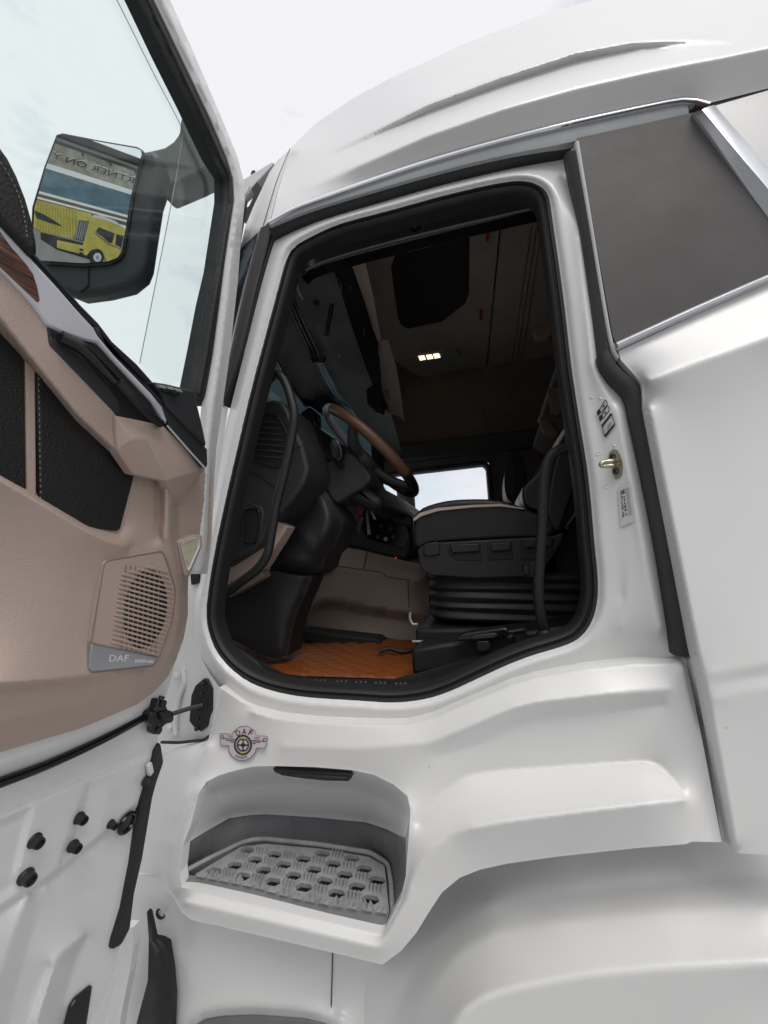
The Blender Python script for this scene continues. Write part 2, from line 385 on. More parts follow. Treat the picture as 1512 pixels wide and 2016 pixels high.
def box(name, lo, hi, mat, parent, bevel=0.004, rot=None):
    x0, y0, z0 = lo; x1, y1, z1 = hi
    vs = [Vector(v) for v in ((x0, y0, z0), (x1, y0, z0), (x1, y1, z0), (x0, y1, z0), (x0, y0, z1), (x1, y0, z1), (x1, y1, z1), (x0, y1, z1))]
    if rot is not None:
        c = Vector(((x0+x1)/2, (y0+y1)/2, (z0+z1)/2)); vs = [rot @ (v-c)+c for v in vs]
    return mk(name, vs, [(3, 2, 1, 0), (4, 5, 6, 7), (0, 1, 5, 4), (1, 2, 6, 5), (2, 3, 7, 6), (3, 0, 4, 7)], mat, parent, bevel=bevel)
def disc(name, c, nrm, r, h, mat, parent, ns=24, prof=None, sy=1.0):
    """turned shape about an axis: prof = [(radius, height)...]"""
    nrm = Vector(nrm).normalized(); q = nrm.to_track_quat('Z', 'Y'); prof = prof or [(0, h), (r*0.86, h), (r, h*0.8), (r, 0)]
    vs, fs = [], []
    for (a, b_) in prof:
        for k in range(ns): g = 2*math.pi*k/ns; vs.append(Vector(c)+q @ Vector((a*math.cos(g), a*math.sin(g)*sy, b_)))
    for i in range(len(prof)-1):
        for k in range(ns): fs.append((i*ns+k, (i+1)*ns+k, (i+1)*ns+(k+1) % ns, i*ns+(k+1) % ns))
    return mk(name, vs, fs, mat, parent, angle=40)
def glyphs(body):
    c = bpy.data.curves.new('t', 'FONT'); c.body = body; c.size = 1.0; c.resolution_u = 3
    o = bpy.data.objects.new('t', c); COL.objects.link(o); bpy.context.view_layer.update()
    me = bpy.data.meshes.new_from_object(o.evaluated_get(bpy.context.evaluated_depsgraph_get()))
    vs = [tuple(v.co) for v in me.vertices]; fs = [tuple(p.vertices) for p in me.polygons]
    bpy.data.objects.remove(o); bpy.data.curves.remove(c); bpy.data.meshes.remove(me)
    return np.array(vs), fs
def text(name, body, mat, parent, p0, p1, h, place, slant=0.0, flip=1):
    """lettering laid on a surface: baseline from p0 to p1 (pixels), cap height h"""
    v, f = glyphs(body); w = v[:, 0].max()-v[:, 0].min(); x0 = v[:, 0].min(); cap = v[:, 1].max()
    a, b = np.array(p0, float), np.array(p1, float); u = (b-a)/w; up = np.array((u[1], -u[0])); up = flip*up/np.linalg.norm(up)*h/cap
    pts = [a+u*(q[0]-x0)+(up+u*slant*0)*q[1]+_n(b-a)*slant*h*q[1]/cap for q in v]
    return mk(name, [place(*q) for q in pts], f, mat, parent, smooth=False)

def thing(name, label, category, loc=(0, 0, 0), group=None):
    o = bpy.data.objects.new(name, None); COL.objects.link(o); o.location = loc; o.empty_display_size = 0.1
    o['label'] = label; o['category'] = category
    if group: o['group'] = group
    bpy.context.view_layer.update(); return o
def tag(o, label, category, group=None):
    o['label'] = label; o['category'] = category
    if group: o['group'] = group
    return o

# ------------------------------------------------------------------ ground
g = mk('ground', [(-400, -400, GROUND), (400, -400, GROUND), (400, 400, GROUND), (-400, 400, GROUND)], [(0, 1, 2, 3)], 'ground', smooth=False); g['kind'] = 'structure'

truck = thing('truck', 'white lorry cab with its driver door open, filling the frame', 'truck', (0, 1.0, GROUND))

# ------------------------------------------------------------------ shared outlines (photo pixels)
SEAL = [(564, 512), (576, 490), (596, 475), (664, 443), (770, 414), (876, 385), (982, 361), (1035, 357), (1067, 369), (1080, 390), (1088, 437), (1109, 586), (1125, 723),
        (1141, 829), (1158, 939), (1170, 1066), (1177, 1145), (1174, 1193), (1161, 1231), (1136, 1259), (1097, 1275), (1053, 1288), (1002, 1307), (939, 1336), (891, 1358),
        (843, 1374), (780, 1382), (704, 1378), (602, 1371), (535, 1358), (484, 1337), (444, 1304), (420, 1267), (408, 1226), (408, 1192), (420, 1108), (444, 990), (467, 889), (491, 787), (508, 720), (540, 600)]
SILL = [(432, 1352), (475, 1382), (498, 1393), (546, 1406), (617, 1414), (700, 1418), (750, 1419), (800, 1419), (851, 1406), (926, 1373), (1002, 1341), (1052, 1326), (1153, 1308), (1254, 1297), (1350, 1295)]
SEALC = cat(SEAL, 150, True)
def off_loop(loop, d):
    """loop moved outwards by d pixels (d may be a function of the point)"""
    p = np.array(loop); a = np.roll(p, 1, 0); b = np.roll(p, -1, 0); t = b-a; nn = np.stack([t[:, 1], -t[:, 0]], 1)
    nn /= np.linalg.norm(nn, axis=1)[:, None]
    dd = np.array([d(*q) for q in p]) if callable(d) else d
    return p+nn*np.reshape(dd, (-1, 1) if callable(d) else ())
def z3(seq, y): return [(q[0], q[1], y) for q in seq]

# ------------------------------------------------------------------ door aperture (white frame round the opening)
AP_TOP = [(536, 470), (620, 435), (841, 369), (988, 332), (1121, 300)]
AP_RIGHT = [(1146, 450), (1170, 650), (1176, 702), (1181, 726), (1199, 751), (1224, 775), (1234, 796), (1239, 824), (1258, 910), (1290, 1073), (1324, 1278), (1330, 1294)]
AP_LEFT = [(436, 1358), (416, 1329), (397, 1298), (383, 1240), (383, 1183), (394, 1145), (413, 1050), (442, 850), (479, 702), (514, 554)]
apo = z3(AP_TOP, 0.012)+z3(AP_RIGHT[:-1], -0.028)+[(1330, 1294, -0.03)]+[(q[0], q[1]-1, -0.012) for q in reversed(SILL[1:-1])]+z3(AP_LEFT, 0.012)
bead1 = [(q[0], q[1], -0.024) for q in off_loop(SEALC, 13)]
bead0 = [(q[0], q[1], -0.026) for q in off_loop(SEALC, 6)]
pill = [[(1118, 420, -0.022), (1142, 600, -0.030), (1154, 720, -0.030), (1163, 780, -0.028), (1188, 900, -0.028), (1212, 1080, -0.03), (1225, 1180, -0.032)],
        [(1135, 470, -0.03), (1160, 640, -0.042), (1168, 720, -0.044), (1205, 800, -0.044), (1229, 950, -0.044), (1248, 1060, -0.044), (1232, 1180, -0.04), (1222, 1235, -0.035)],
        [(1215, 800, -0.05), (1245, 960, -0.054), (1270, 1090, -0.056), (1300, 1240, -0.05)]]
aperture = sheet('door_frame', apo, 'white_paint', truck, holes=[z3(SEALC, -0.006)], step=5.5, soft=2.2, skirt=0.03,
                 creases=[bead1+[bead1[0]]]+pill)
# rubber seal of the opening: two lips
path = [P(q[0], q[1], 0.0) for q in SEALC]
sweep('door_seal', path, [(-0.001, -0.03), (-0.002, 0.002), (0.003, 0.010), (0.009, 0.008), (0.011, 0.001), (0.013, 0.001), (0.017, 0.006), (0.022, 0.003), (0.025, -0.01), (0.025, -0.045)], YN, 'rubber', truck)

# black strips round the frame
def strip(name, top, bot, mat, y0, y1, parent, bulge=0.01, nu=40, back=0.02):
    a = cat([P(*q, y0) for q in top], nu); b = cat([P(*q, y1) for q in bot], nu); vs, fs = [], []
    rows = [(0, -back), (0, 0), (0.18, bulge*0.8), (0.5, bulge), (0.82, bulge*0.8), (1, 0), (1, -back)]
    for i in range(nu):
        for t, h in rows: vs.append(Vector(a[i]*(1-t)+b[i]*t)+YN*h)
    k = len(rows)
    for i in range(nu-1):
        for j in range(k-1): fs.append((i*k+j, i*k+j+1, (i+1)*k+j+1, (i+1)*k+j))
    fs += [tuple(range(k)), tuple((nu-1)*k+j for j in reversed(range(k)))]
    for f in range(len(fs)):
        q = fs[f]; nn = (vs[q[1]]-vs[q[0]]).cross(vs[q[2]]-vs[q[0]])
    return mk(name, vs, fs, mat, parent, angle=45)
strip('drip_rail', [(534, 446), (620, 412), (841, 346), (988, 309), (1122, 282)], [(536, 468), (620, 434), (841, 368), (988, 331), (1124, 300)], 'rubber', -0.012, -0.006, truck, 0.014)
strip('rail_strip', [(531, 437), (620, 399), (841, 323), (1062, 262), (1282, 213), (1352, 202)], [(531, 445), (620, 410), (841, 344), (988, 307), (1122, 280), (1356, 226)], 'silver_dark', -0.028, -0.03, truck, 0.002)
strip('chrome_strip', [(529, 436), (570, 411), (620, 390), (841, 313), (1062, 252), (1282, 204), (1350, 192), (1398, 203)], [(531, 441), (570, 419), (620, 399), (841, 323), (1062, 262), (1282, 213), (1352, 202), (1394, 211)], 'chrome', -0.032, -0.034, truck, 0.006)
strip('pillar_strip', [(512, 452), (483, 560), (454, 690), (436, 790)], [(536, 446), (506, 560), (474, 690), (440, 792)], 'strip_grey', 0.0, -0.004, truck, 0.008)
strip('pillar_strip', [(536, 470), (508, 560), (474, 690), (442, 798)], [(541, 466), (513, 562), (478, 694), (445, 800)], 'rubber', 0.004, 0.004, truck, 0.004)
# B-pillar black strip: upper and lower length
strip('pillar_cover', [(1112, 303), (1141, 450), (1169, 650), (1175, 702)], [(1133, 297), (1163, 450), (1193, 650), (1199, 690)], 'strip_grey', -0.034, -0.05, truck, 0.005)
strip('pillar_cover', [(1175, 703), (1181, 726), (1199, 751), (1224, 775), (1234, 796), (1239, 824), (1258, 910), (1290, 1073), (1324, 1278), (1329, 1291)],
      [(1199, 691), (1213, 716), (1238, 740), (1260, 757), (1265, 796), (1271, 824), (1291, 910), (1322, 1073), (1360, 1271), (1359, 1289)], 'strip_grey', -0.046, -0.052, truck, 0.012)

# ------------------------------------------------------------------ rear side: dark panel, brightwork, white side panel
sheet('side_panel_dark', [(1136, 272, -0.05), (1363, 222, -0.05), (1512, 428, -0.055), (1620, 575, -0.055), (1620, 503, -0.056), (1512, 545, -0.056), (1213, 672, -0.056), (1209, 668, -0.056), (1146, 300, -0.052), (1134, 280, -0.05)][:3]
      + [(1640, 605, -0.055), (1620, 505, -0.056), (1512, 549, -0.056), (1213, 674, -0.056), (1207, 664, -0.056), (1140, 290, -0.052)], 'panel_grey', truck, step=14, skirt=0.02)
strip('panel_edge', [(1131, 282), (1160, 450), (1192, 640), (1206, 700), (1214, 712)], [(1140, 280), (1168, 450), (1200, 640), (1212, 690), (1219, 702)], 'white_paint', -0.05, -0.055, truck, 0.005)
def bar4(name, a, b, mat, y, parent, rows):
    return strip(name, a, b, mat, y, y, parent, rows)
strip('chrome_strip', [(1363, 222), (1437, 324), (1512, 428), (1640, 605)], [(1382, 216), (1455, 305), (1512, 372), (1640, 530)], 'brushed', -0.056, -0.07, truck, 0.0)
strip('chrome_strip', [(1382, 216), (1455, 305), (1512, 372), (1640, 530)], [(1407, 207), (1455, 262), (1512, 330), (1640, 482)], 'brushed', -0.0705, -0.056, truck, 0.002)
strip('chrome_strip', [(1209, 676), (1360, 607), (1512, 541), (1620, 494)], [(1215, 689), (1366, 620), (1512, 556), (1620, 510)], 'brushed', -0.062, -0.064, truck, 0.012)
side = sheet('side_panel', [(1218, 691, -0.058), (1366, 622, -0.058), (1512, 558, -0.058), (1640, 502, -0.058), (1660, 1690, -0.13), (1512, 1683, -0.125), (1453, 1680, -0.12), (1440, 1668, -0.105), (1380, 1350, -0.088), (1362, 1276, -0.072), (1266, 800, -0.064), (1264, 754, -0.063), (1222, 708, -0.060)],
      'white_paint', truck, step=6, soft=2, skirt=0.018,
      creases=[[(1274, 750, -0.112), (1400, 704, -0.122), (1512, 664, -0.125), (1650, 612, -0.125)], [(1276, 800, -0.10), (1340, 1120, -0.108), (1372, 1280, -0.112), (1390, 1350, -0.115), (1446, 1664, -0.125)],
               [(1400, 1326, -0.1185), (1512, 1306, -0.12), (1650, 1280, -0.12)], [(1402, 1348, -0.1165), (1512, 1328, -0.1165), (1650, 1304, -0.1165)], [(1406, 1376, -0.1195), (1512, 1356, -0.121), (1650, 1334, -0.121)]])
strip('side_gutter', [(1361, 1302), (1382, 1400), (1420, 1652)], [(1366, 1302), (1394, 1400), (1444, 1672)], 'white_satin', -0.06, -0.075, truck, -0.003)
roofseam = strip('roof_seam', [(1400, 204), (1455, 188), (1512, 172), (1640, 138)], [(1407, 208), (1455, 195), (1512, 178), (1640, 146)], 'strip_grey', -0.03, -0.03, truck, 0.0)
sheet('upper_side_panel', [(1408, 208, -0.052), (1512, 178, -0.05), (1660, 140, -0.045), (1660, 500, -0.056), (1512, 330, -0.056)], 'white_paint', truck, step=14, skirt=0.03)

# ------------------------------------------------------------------ roof fairing
roof_o = [(573, 291, 0.12), (620, 244, 0.20), (694, 194, 0.24), (768, 154, 0.26), (915, 86, 0.28), (1062, 30, 0.28), (1172, -1, 0.28), (1400, -60, 0.28), (1660, -120, 0.28),
          (1660, 134, -0.03), (1512, 174, -0.03), (1400, 202, -0.032), (1350, 191, -0.032), (1282, 203, -0.032), (1062, 251, -0.032), (841, 312, -0.032), (620, 389, -0.032), (570, 411, -0.03), (534, 433, -0.03), (545, 385, 0.0)]
c2u = [(640, 309, 0.038), (694, 281, 0.028), (841, 207, 0.0), (988, 152, -0.012), (1135, 104, -0.02), (1245, 83, -0.024), (1356, 79, -0.026), (1440, 84, -0.028)]
c2l = [(643, 309, 0.038), (694, 286, 0.037), (841, 222, 0.026), (988, 167, 0.014), (1135, 119, 0.006), (1245, 98, -0.006), (1356, 86, -0.02), (1440, 87, -0.027)]
c3 = [(600, 375, -0.015), (709, 323, -0.05), (841, 266, -0.066), (988, 214, -0.072), (1135, 173, -0.072), (1282, 140, -0.072), (1429, 110, -0.072), (1512, 93, -0.072), (1650, 62, -0.072)]
rim = [(580, 296, 0.085), (624, 254, 0.155), (698, 206, 0.185), (772, 166, 0.20), (918, 98, 0.215), (1066, 42, 0.215), (1176, 10, 0.215), (1404, -48, 0.21), (1655, -106, 0.21)]
roof = sheet('roof', roof_o, 'white_paint', truck, creases=[c2u, c2l, c3, rim], step=5, soft=1.8, skirt=0.0)
# front corner of the roof, sun visor and its bracket
corner = sheet('roof_corner', [(573, 292, 0.12), (546, 316, 0.16), (530, 340, 0.18), (516, 371, 0.19), (500, 404, 0.18), (483, 445, 0.17), (473, 490, 0.16), (483, 481, 0.09), (500, 464, 0.05), (513, 453, 0.01), (532, 434, -0.022), (543, 386, 0.008)],
      'white_paint', truck, step=7, soft=2, skirt=0.01, creases=[[(571, 296, 0.105), (549, 345, 0.05), (534, 390, 0.03), (518, 445, 0.012)]])
tube('corner_seam', [P(571, 293, 0.10), P(549, 345, 0.046), P(534, 390, 0.026), P(518, 444, 0.008)], 0.0012, 'strip_grey', truck, n=16, ns=6)
prism('sun_visor', [(470, 358), (536, 318), (540, 321), (486, 380), (465, 400)], 0.22, 0.03, 'white_satin', truck, bevel=0.003)
prism('visor_bracket', [(506, 357), (517, 369), (502, 402), (493, 420), (497, 428), (488, 442), (478, 434), (481, 411), (490, 405), (500, 383), (495, 371)], 0.20, 0.02, 'black_plastic', truck, bevel=0.002)
prism('visor_bracket', [(493, 341), (496, 335), (501, 334), (503, 338), (499, 346), (494, 348)], 0.23, 0.02, 'black_plastic', truck, bevel=0.002)
# windscreen edge beside the A-pillar
sheet('windscreen_edge', [(472, 492, 0.15), (512, 455, 0.02), (483, 562, 0.012), (452, 702, 0.01), (440, 800, 0.01), (420, 800, 0.12), (440, 640, 0.16)], 'gloss_black', truck, step=9)

# ------------------------------------------------------------------ lower body panel with the step
RK_L = [(410, 1458, 0.0), (352, 1474, 0.01), (322, 1482, 0.02), (300, 1500, 0.03), (285, 1640, 0.03), (275, 1720, 0.03)]
OPEN = [(393, 1559), (407, 1539), (430, 1527), (459, 1518), (498, 1509), (538, 1508), (620, 1510), (693, 1516), (736, 1525), (776, 1545), (802, 1567), (808, 1594), (804, 1658), (799, 1725), (789, 1769), (753, 1840),
        (560, 1793), (357, 1747), (354, 1717), (360, 1666), (375, 1626)]
OPEN_Y = [-0.085, -0.07, -0.06, -0.055, -0.052, -0.052, -0.055, -0.058, -0.062, -0.068, -0.08, -0.09, -0.10, -0.105, -0.108, -0.112, -0.112, -0.108, -0.105, -0.10, -0.094]
opening = [(a, b, y) for (a, b), y in zip(OPEN, OPEN_Y)]
rk_bot = [(1421, 1658, -0.105), (1362, 1657, -0.112), (1350, 1662, -0.115), (1250, 1670, -0.12), (1100, 1686, -0.125), (1000, 1700, -0.128), (945, 1712, -0.128), (905, 1728, -0.128), (870, 1757, -0.128), (845, 1795, -0.128), (820, 1836, -0.128), (790, 1872, -0.125),
          (753, 1899, -0.122), (560, 1853, -0.118), (376, 1811, -0.11), (358, 1797, -0.095), (334, 1752, -0.045), (312, 1722, -0.02), (275, 1722, 0.03)]
rk_o = [(q[0], q[1]+1, -0.03) for q in SILL]+[(1385, 1470, -0.085)]+rk_bot+list(reversed(RK_L[:-1]))
rk_cr = [
    [(q[0], q[1]+7, -0.048) for q in SILL[2:-1]]+[(1342, 1303, -0.05)],
    [(560, 1470, -0.058), (700, 1474, -0.066), (840, 1464, -0.074), (920, 1432, -0.08), (1010, 1394, -0.082), (1060, 1383, -0.082), (1200, 1367, -0.082), (1318, 1357, -0.072)],
    [(860, 1490, -0.066), (940, 1466, -0.055), (1030, 1425, -0.052), (1070, 1414, -0.051), (1200, 1399, -0.051), (1306, 1388, -0.058)],
    [(822, 1625, -0.088), (842, 1590, -0.078), (872, 1558, -0.068), (912, 1528, -0.060), (950, 1519, -0.056), (1000, 1514, -0.055), (1130, 1506, -0.055), (1270, 1496, -0.055), (1292, 1500, -0.058), (1312, 1518, -0.07), (1334, 1545, -0.088), (1350, 1573, -0.108)],
    [(806, 1745, -0.128), (826, 1705, -0.13), (850, 1672, -0.13), (885, 1645, -0.13), (930, 1629, -0.142), (1000, 1617, -0.146), (1150, 1597, -0.146), (1270, 1583, -0.14), (1346, 1574, -0.12)],
    [(1345, 1310, -0.06), (1366, 1420, -0.075), (1384, 1560, -0.095), (1396, 1640, -0.105)],
    [(367, 1572, -0.07), (346, 1604, -0.068), (320, 1656, -0.05), (316, 1715, -0.04)],
    [(410, 1462, -0.03), (385, 1530, -0.05), (367, 1570, -0.07)],
    [(430, 1360, -0.035), (416, 1410, -0.035), (409, 1455, -0.03)],
    [(367, 1777, -0.122), (560, 1822, -0.126), (748, 1866, -0.130), (800, 1776, -0.13), (806, 1750, -0.13)],
    
    [(340, 1660, -0.09), (337, 1722, -0.088), (350, 1752, -0.10)], [(380, 1585, -0.088), (358, 1628, -0.092), (340, 1660, -0.09)]]
rocker = sheet('lower_side_panel', rk_o, 'white_paint', truck, creases=rk_cr, holes=[opening], step=5, soft=1.4, skirt=0.025)
# recess walls above the step and the grey liner
ZT = -0.775; ZP = -0.745
rec_top = [(a, b, y+0.004) for (a, b, y) in opening[0:12]]
lin_top = [(361, 1664, -0.098), (400, 1640, -0.03), (451, 1611, 0.085), (490, 1605, 0.105), (522, 1603, 0.11), (620, 1609, 0.112), (721, 1619, 0.108), (760, 1632, 0.06), (799, 1650, -0.095)]
sheet('step_recess', rec_top+list(reversed(lin_top))+[(375, 1627, -0.09)], 'white_paint', truck, step=8, soft=4,
      creases=[[(420, 1560, 0.0), (470, 1545, 0.04), (540, 1536, 0.05), (690, 1545, 0.05), (760, 1572, 0.02), (790, 1600, -0.03)]])
FL = [(366, 1714), (420, 1686), (476, 1659), (500, 1653), (524, 1652), (630, 1663), (729, 1679), (764, 1701), (770, 1740), (773, 1797)]
fl = [(a, b, yz(a, b, ZT)) for a, b in FL]
lin_bot = [(799, 1725, -0.09), (788, 1769, -0.092), (752, 1840, -0.096), (560, 1796, -0.096), (357, 1750, -0.092), (355, 1717, -0.09)]
FR = [(q, 0) for q in (0,)]
front = [(380, 1742), (560, 1778), (765, 1815)]
liner = sheet('step_liner', [(361, 1665, -0.094)]+lin_top[1:-1]+[(799, 1651, -0.092)]+lin_bot, 'step_grey', truck, step=9, soft=1, angle=30,
      creases=[fl, [(773, 1797, yz(773, 1797, ZT)), (765, 1806, yz(765, 1806, ZT)), (560, 1764, yz(560, 1764, ZT)), (372, 1727, yz(372, 1727, ZT)), (366, 1714, yz(366, 1714, ZT))]])
# perforated tread: plate with hexagonal holes and toothed cleats
def tread(parent):
    tr = [(q.x, q.y) for q in (PZ(a, b, ZP) for a, b in ((385, 1720), (474, 1667), (524, 1661), (630, 1671), (726, 1687), (757, 1704), (766, 1794), (657, 1778), (578, 1763), (498, 1742)))]
    X = np.array(tr); x0, x1 = X[:, 0].min(), X[:, 0].max(); y0, y1 = X[:, 1].min(), X[:, 1].max()
    cw, chh = 0.0395, 0.0255
    holes, cl = [], []
    r = 0; y = y1-0.0145
    while y > y0:
        x = x0+(cw if r % 2 else 0)-cw; k = 0
        while x < x1+cw:
            for half, lst in ((0, holes), (cw, cl)):
                cxx = x+half
                if lst is holes: pts = [(cxx-0.021, y), (cxx-0.012, y+0.0105), (cxx+0.012, y+0.0105), (cxx+0.021, y), (cxx+0.012, y-0.0105), (cxx-0.012, y-0.0105)]
                else: pts = [(cxx-0.02, y-0.012), (cxx+0.02, y-0.012), (cxx+0.02, y+0.012), (cxx-0.02, y+0.012)]
                a = np.array(pts)
                if inside(tr, a[:, 0], a[:, 1]).all(): lst.append(pts)
            x += 2*cw
        y -= chh; r += 1
    pts, ed = [], []
    for loop in [tr]+holes:
        s = len(pts); pts += loop; ed += [(s+i, s+(i+1) % len(loop)) for i in range(len(loop))]
    rr = delaunay_2d_cdt([Vector(p) for p in pts], ed, [], 0, 1e-6)
    V = np.array([tuple(v) for v in rr[0]]); T = [f for f in rr[2]]
    cen = np.array([V[list(f)].mean(0) for f in T]); k = inside(tr, cen[:, 0], cen[:, 1])
    for h in holes: k &= ~inside(h, cen[:, 0], cen[:, 1])
    bm = bmesh.new(); bv = [bm.verts.new((a, b, ZP)) for a, b in V]
    for f, q in zip(T, k):
        if q: bm.faces.new([bv[i] for i in f])
    bmesh.ops.recalc_face_normals(bm, faces=bm.faces)
    ext = bmesh.ops.extrude_face_region(bm, geom=bm.faces[:])
    bmesh.ops.translate(bm, verts=[e for e in ext['geom'] if isinstance(e, bmesh.types.BMVert)], vec=(0, 0, -0.009))
    bmesh.ops.recalc_face_normals(bm, faces=bm.faces)
    # rims round the holes and toothed cleats between them
    def lump(x, y, w, d, h, nt):
        z = ZP-0.0005
        for i in range(nt):
            a = x-w/2+w*i/nt; b = a+w/nt; m_ = (a+b)/2
            v = [bm.verts.new(q) for q in ((a, y-d/2, z), (b, y-d/2, z), (b, y+d/2, z), (a, y+d/2, z), (m_-0.001, y-d*0.28, z+h), (m_+0.001, y-d*0.28, z+h), (m_+0.001, y+d*0.28, z+h), (m_-0.001, y+d*0.28, z+h))]
            for q in ((0, 1, 5, 4), (1, 2, 6, 5), (2, 3, 7, 6), (3, 0, 4, 7), (4, 5, 6, 7)): bm.faces.new([v[j] for j in q])
    for c in cl:
        a = np.array(c).mean(0); lump(a[0], a[1], 0.034, 0.017, 0.011, 4)
    for h in holes:
        a = np.array(h).mean(0); pass
    FE = cat([PZ(a, b, ZP) for a, b in ((385, 1722), (498, 1744), (578, 1765), (657, 1780), (766, 1796))], 31)
    for i in range(15):
        q = Vector(FE[2*i+1]); lump(q.x, q.y+0.004, 0.024, 0.014, 0.012 if i % 2 else 0.004, 2)
    me = bpy.data.meshes.new('step_tread'); bm.to_mesh(me); bm.free(); me.materials.append(MAT['grate_grey'])
    o = bpy.data.objects.new('step_tread', me); link(o, parent); return o
tread(truck)
prism('tread_rim', FL[:10], 0, 1, 'grate_grey', truck, proj=lambda a, b, d=0: PZ(a, b, ZT+0.006)) if False else None
tube('tread_rim', [PZ(a, b, ZP-0.004) for a, b in FL], 0.006, 'grate_grey', truck, n=50, ns=8, smooth=False)
sheet('step_front', [(a, b, yz(a, b, ZP-0.006)) for a, b in ((366, 1722), (385, 1724), (498, 1747), (578, 1768), (657, 1783), (766, 1799))]+[(752, 1837, -0.100), (560, 1791, -0.100), (359, 1744, -0.097)], 'step_grey', truck, step=6, soft=1.5)
# grip slot above the step
prism('grip_slot', [(536, 1513), (690, 1523), (692, 1532), (686, 1539), (640, 1538), (600, 1534), (556, 1528), (540, 1521)], -0.052, 0.03, 'gloss_black', truck, bevel=0.003)
prism('grip_lip', [(560, 1524), (630, 1527), (684, 1531), (682, 1537), (640, 1536), (600, 1532)], -0.056, 0.01, 'black_plastic', truck, bevel=0.003)

# ------------------------------------------------------------------ front lower body and wheel arch
lowb = sheet('front_lower_panel', [(275, 1722, 0.03), (312, 1722, -0.012), (350, 1780, -0.045), (420, 1822, 0.0), (560, 1850, 0.02), (753, 1890, 0.03), (770, 1880, 0.09), (800, 2060, 0.09), (655, 2080, 0.02), (240, 2080, 0.02), (225, 1900, 0.03)],
      'white_paint', truck, step=10, soft=4, creases=[[(654, 1868, 0.02), (652, 1960, 0.02), (650, 2060, 0.02)],
      [(330, 1790, 0.015), (345, 1850, 0.01), (350, 1920, 0.01), (330, 2060, 0.01)], [(350, 1880, 0.0), (375, 1960, 0.0)],
      [(300, 2075, 0.012), (345, 2030, 0.0), (385, 1998, -0.008), (430, 1988, -0.012), (500, 1984, -0.014), (600, 1992, -0.012), (650, 2004, -0.008), (690, 2030, 0.0)],
      [(330, 2075, 0.03), (370, 2030, 0.03), (400, 2006, 0.03), (440, 1999, 0.03), (500, 1996, 0.03), (600, 2004, 0.03), (640, 2014, 0.03), (670, 2040, 0.03)]])
tube('panel_seam', [P(655, 1872, 0.017), P(653, 1950, 0.017), P(650, 2050, 0.017)], 0.0014, 'strip_grey', truck, n=10, ns=6)
prism('lower_step', [(330, 2080), (372, 2034), (402, 2010), (440, 2003), (500, 2001), (600, 2008), (640, 2018), (668, 2044), (690, 2080)], 0.016, 0.02, 'step_grey', truck, bevel=0.004)
fender = sheet('wheel_arch', [(690, 1880, 0.06), (760, 1850, 0.08), (820, 1800, 0.09), (870, 1740, 0.07), (940, 1695, 0.035), (1100, 1670, 0.012), (1420, 1640, 0.01), (1660, 1640, 0.01), (1660, 2120, -0.135), (860, 2120, -0.135), (790, 2120, -0.06), (700, 2120, 0.04)],
      'white_paint', truck, step=7, soft=4,
      creases=[[(748, 2100, 0.015), (775, 1990, 0.015), (812, 1910, 0.012), (870, 1836, 0.0), (965, 1779, -0.025), (1103, 1760, -0.032), (1395, 1730, -0.034), (1650, 1715, -0.034)],
               [(805, 2110, -0.05), (830, 2000, -0.05), (862, 1930, -0.05), (905, 1875, -0.055), (970, 1838, -0.065), (1100, 1815, -0.075), (1300, 1795, -0.08), (1650, 1775, -0.08)],
               [(874, 2110, -0.135), (888, 2030, -0.135), (912, 1988, -0.135), (950, 1964, -0.136), (1020, 1944, -0.138), (1153, 1920, -0.14), (1304, 1906, -0.142), (1512, 1896, -0.142), (1655, 1892, -0.142)]])
# inside of the wheel arch, in shade behind the panel edge
box('wheel_arch_liner', (-0.2, 0.13, -1.1), (1.4, 0.16, -0.45), 'black_plastic', truck)

whl = disc('front_wheel', (0.52, 0.36, GROUND+0.52), (0, -1, 0), 0.52, 0.3, 'tyre', truck, ns=48, prof=[(0.30, .26), (0.32, .30), (0.46, .31), (0.50, .28), (0.52, .24), (0.52, .06), (0.50, .0), (0.3, 0.0)])
disc('rim', (0.52, 0.30, GROUND+0.52), (0, -1, 0), 0.3, 0.1, 'silver', whl, ns=40, prof=[(0, .12), (.1, .12), (.12, .06), (.22, .02), (.28, .10), (.305, .20), (.31, .0)])
# ------------------------------------------------------------------ hinge post behind the door edge
sheet('hinge_post', [(414, 1046, 0.015), (394, 1146, 0.014), (383, 1185, 0.012), (383, 1240, 0.010), (397, 1299, 0.006), (416, 1330, 0.0), (434, 1356, -0.008), (420, 1408, -0.004), (411, 1452, 0.002), (405, 1458, 0.01), (322, 1466, 0.06), (300, 1466, 0.08), (300, 1300, 0.08), (340, 1100, 0.08), (390, 900, 0.08), (410, 800, 0.08), (440, 720, 0.06), (462, 720, 0.02), (444, 836, 0.014)],
      'white_satin', truck, step=9, soft=3, creases=[[(352, 1160, 0.045), (356, 1300, 0.04), (350, 1460, 0.04)]])
tube('post_gap', [P(318, 1461, 0.03), P(350, 1462, 0.02), P(400, 1457, 0.004), P(411, 1450, -0.002)], 0.004, 'rubber', truck, n=20, ns=6, smooth=False)
prism('post_block', [(374, 1132), (392, 1108), (392, 1148), (376, 1152)], 0.012, 0.02, 'black_plastic', truck, bevel=0.002)
hb = prism('check_plate', [(401, 1336), (408, 1338), (419, 1356), (419, 1398), (412, 1412), (408, 1430), (396, 1441), (384, 1435), (372, 1420), (376, 1370), (384, 1350)], -0.004, 0.008, 'black_plastic', truck, bevel=0.002)
for (a, b, r) in ((400, 1346, 5), (398, 1365, 4), (390, 1414, 4), (388, 1434, 5)):
    disc('bolt', P(a, b, -0.004), YN, r*0.00125, 0.005, 'gloss_black', hb, ns=12)
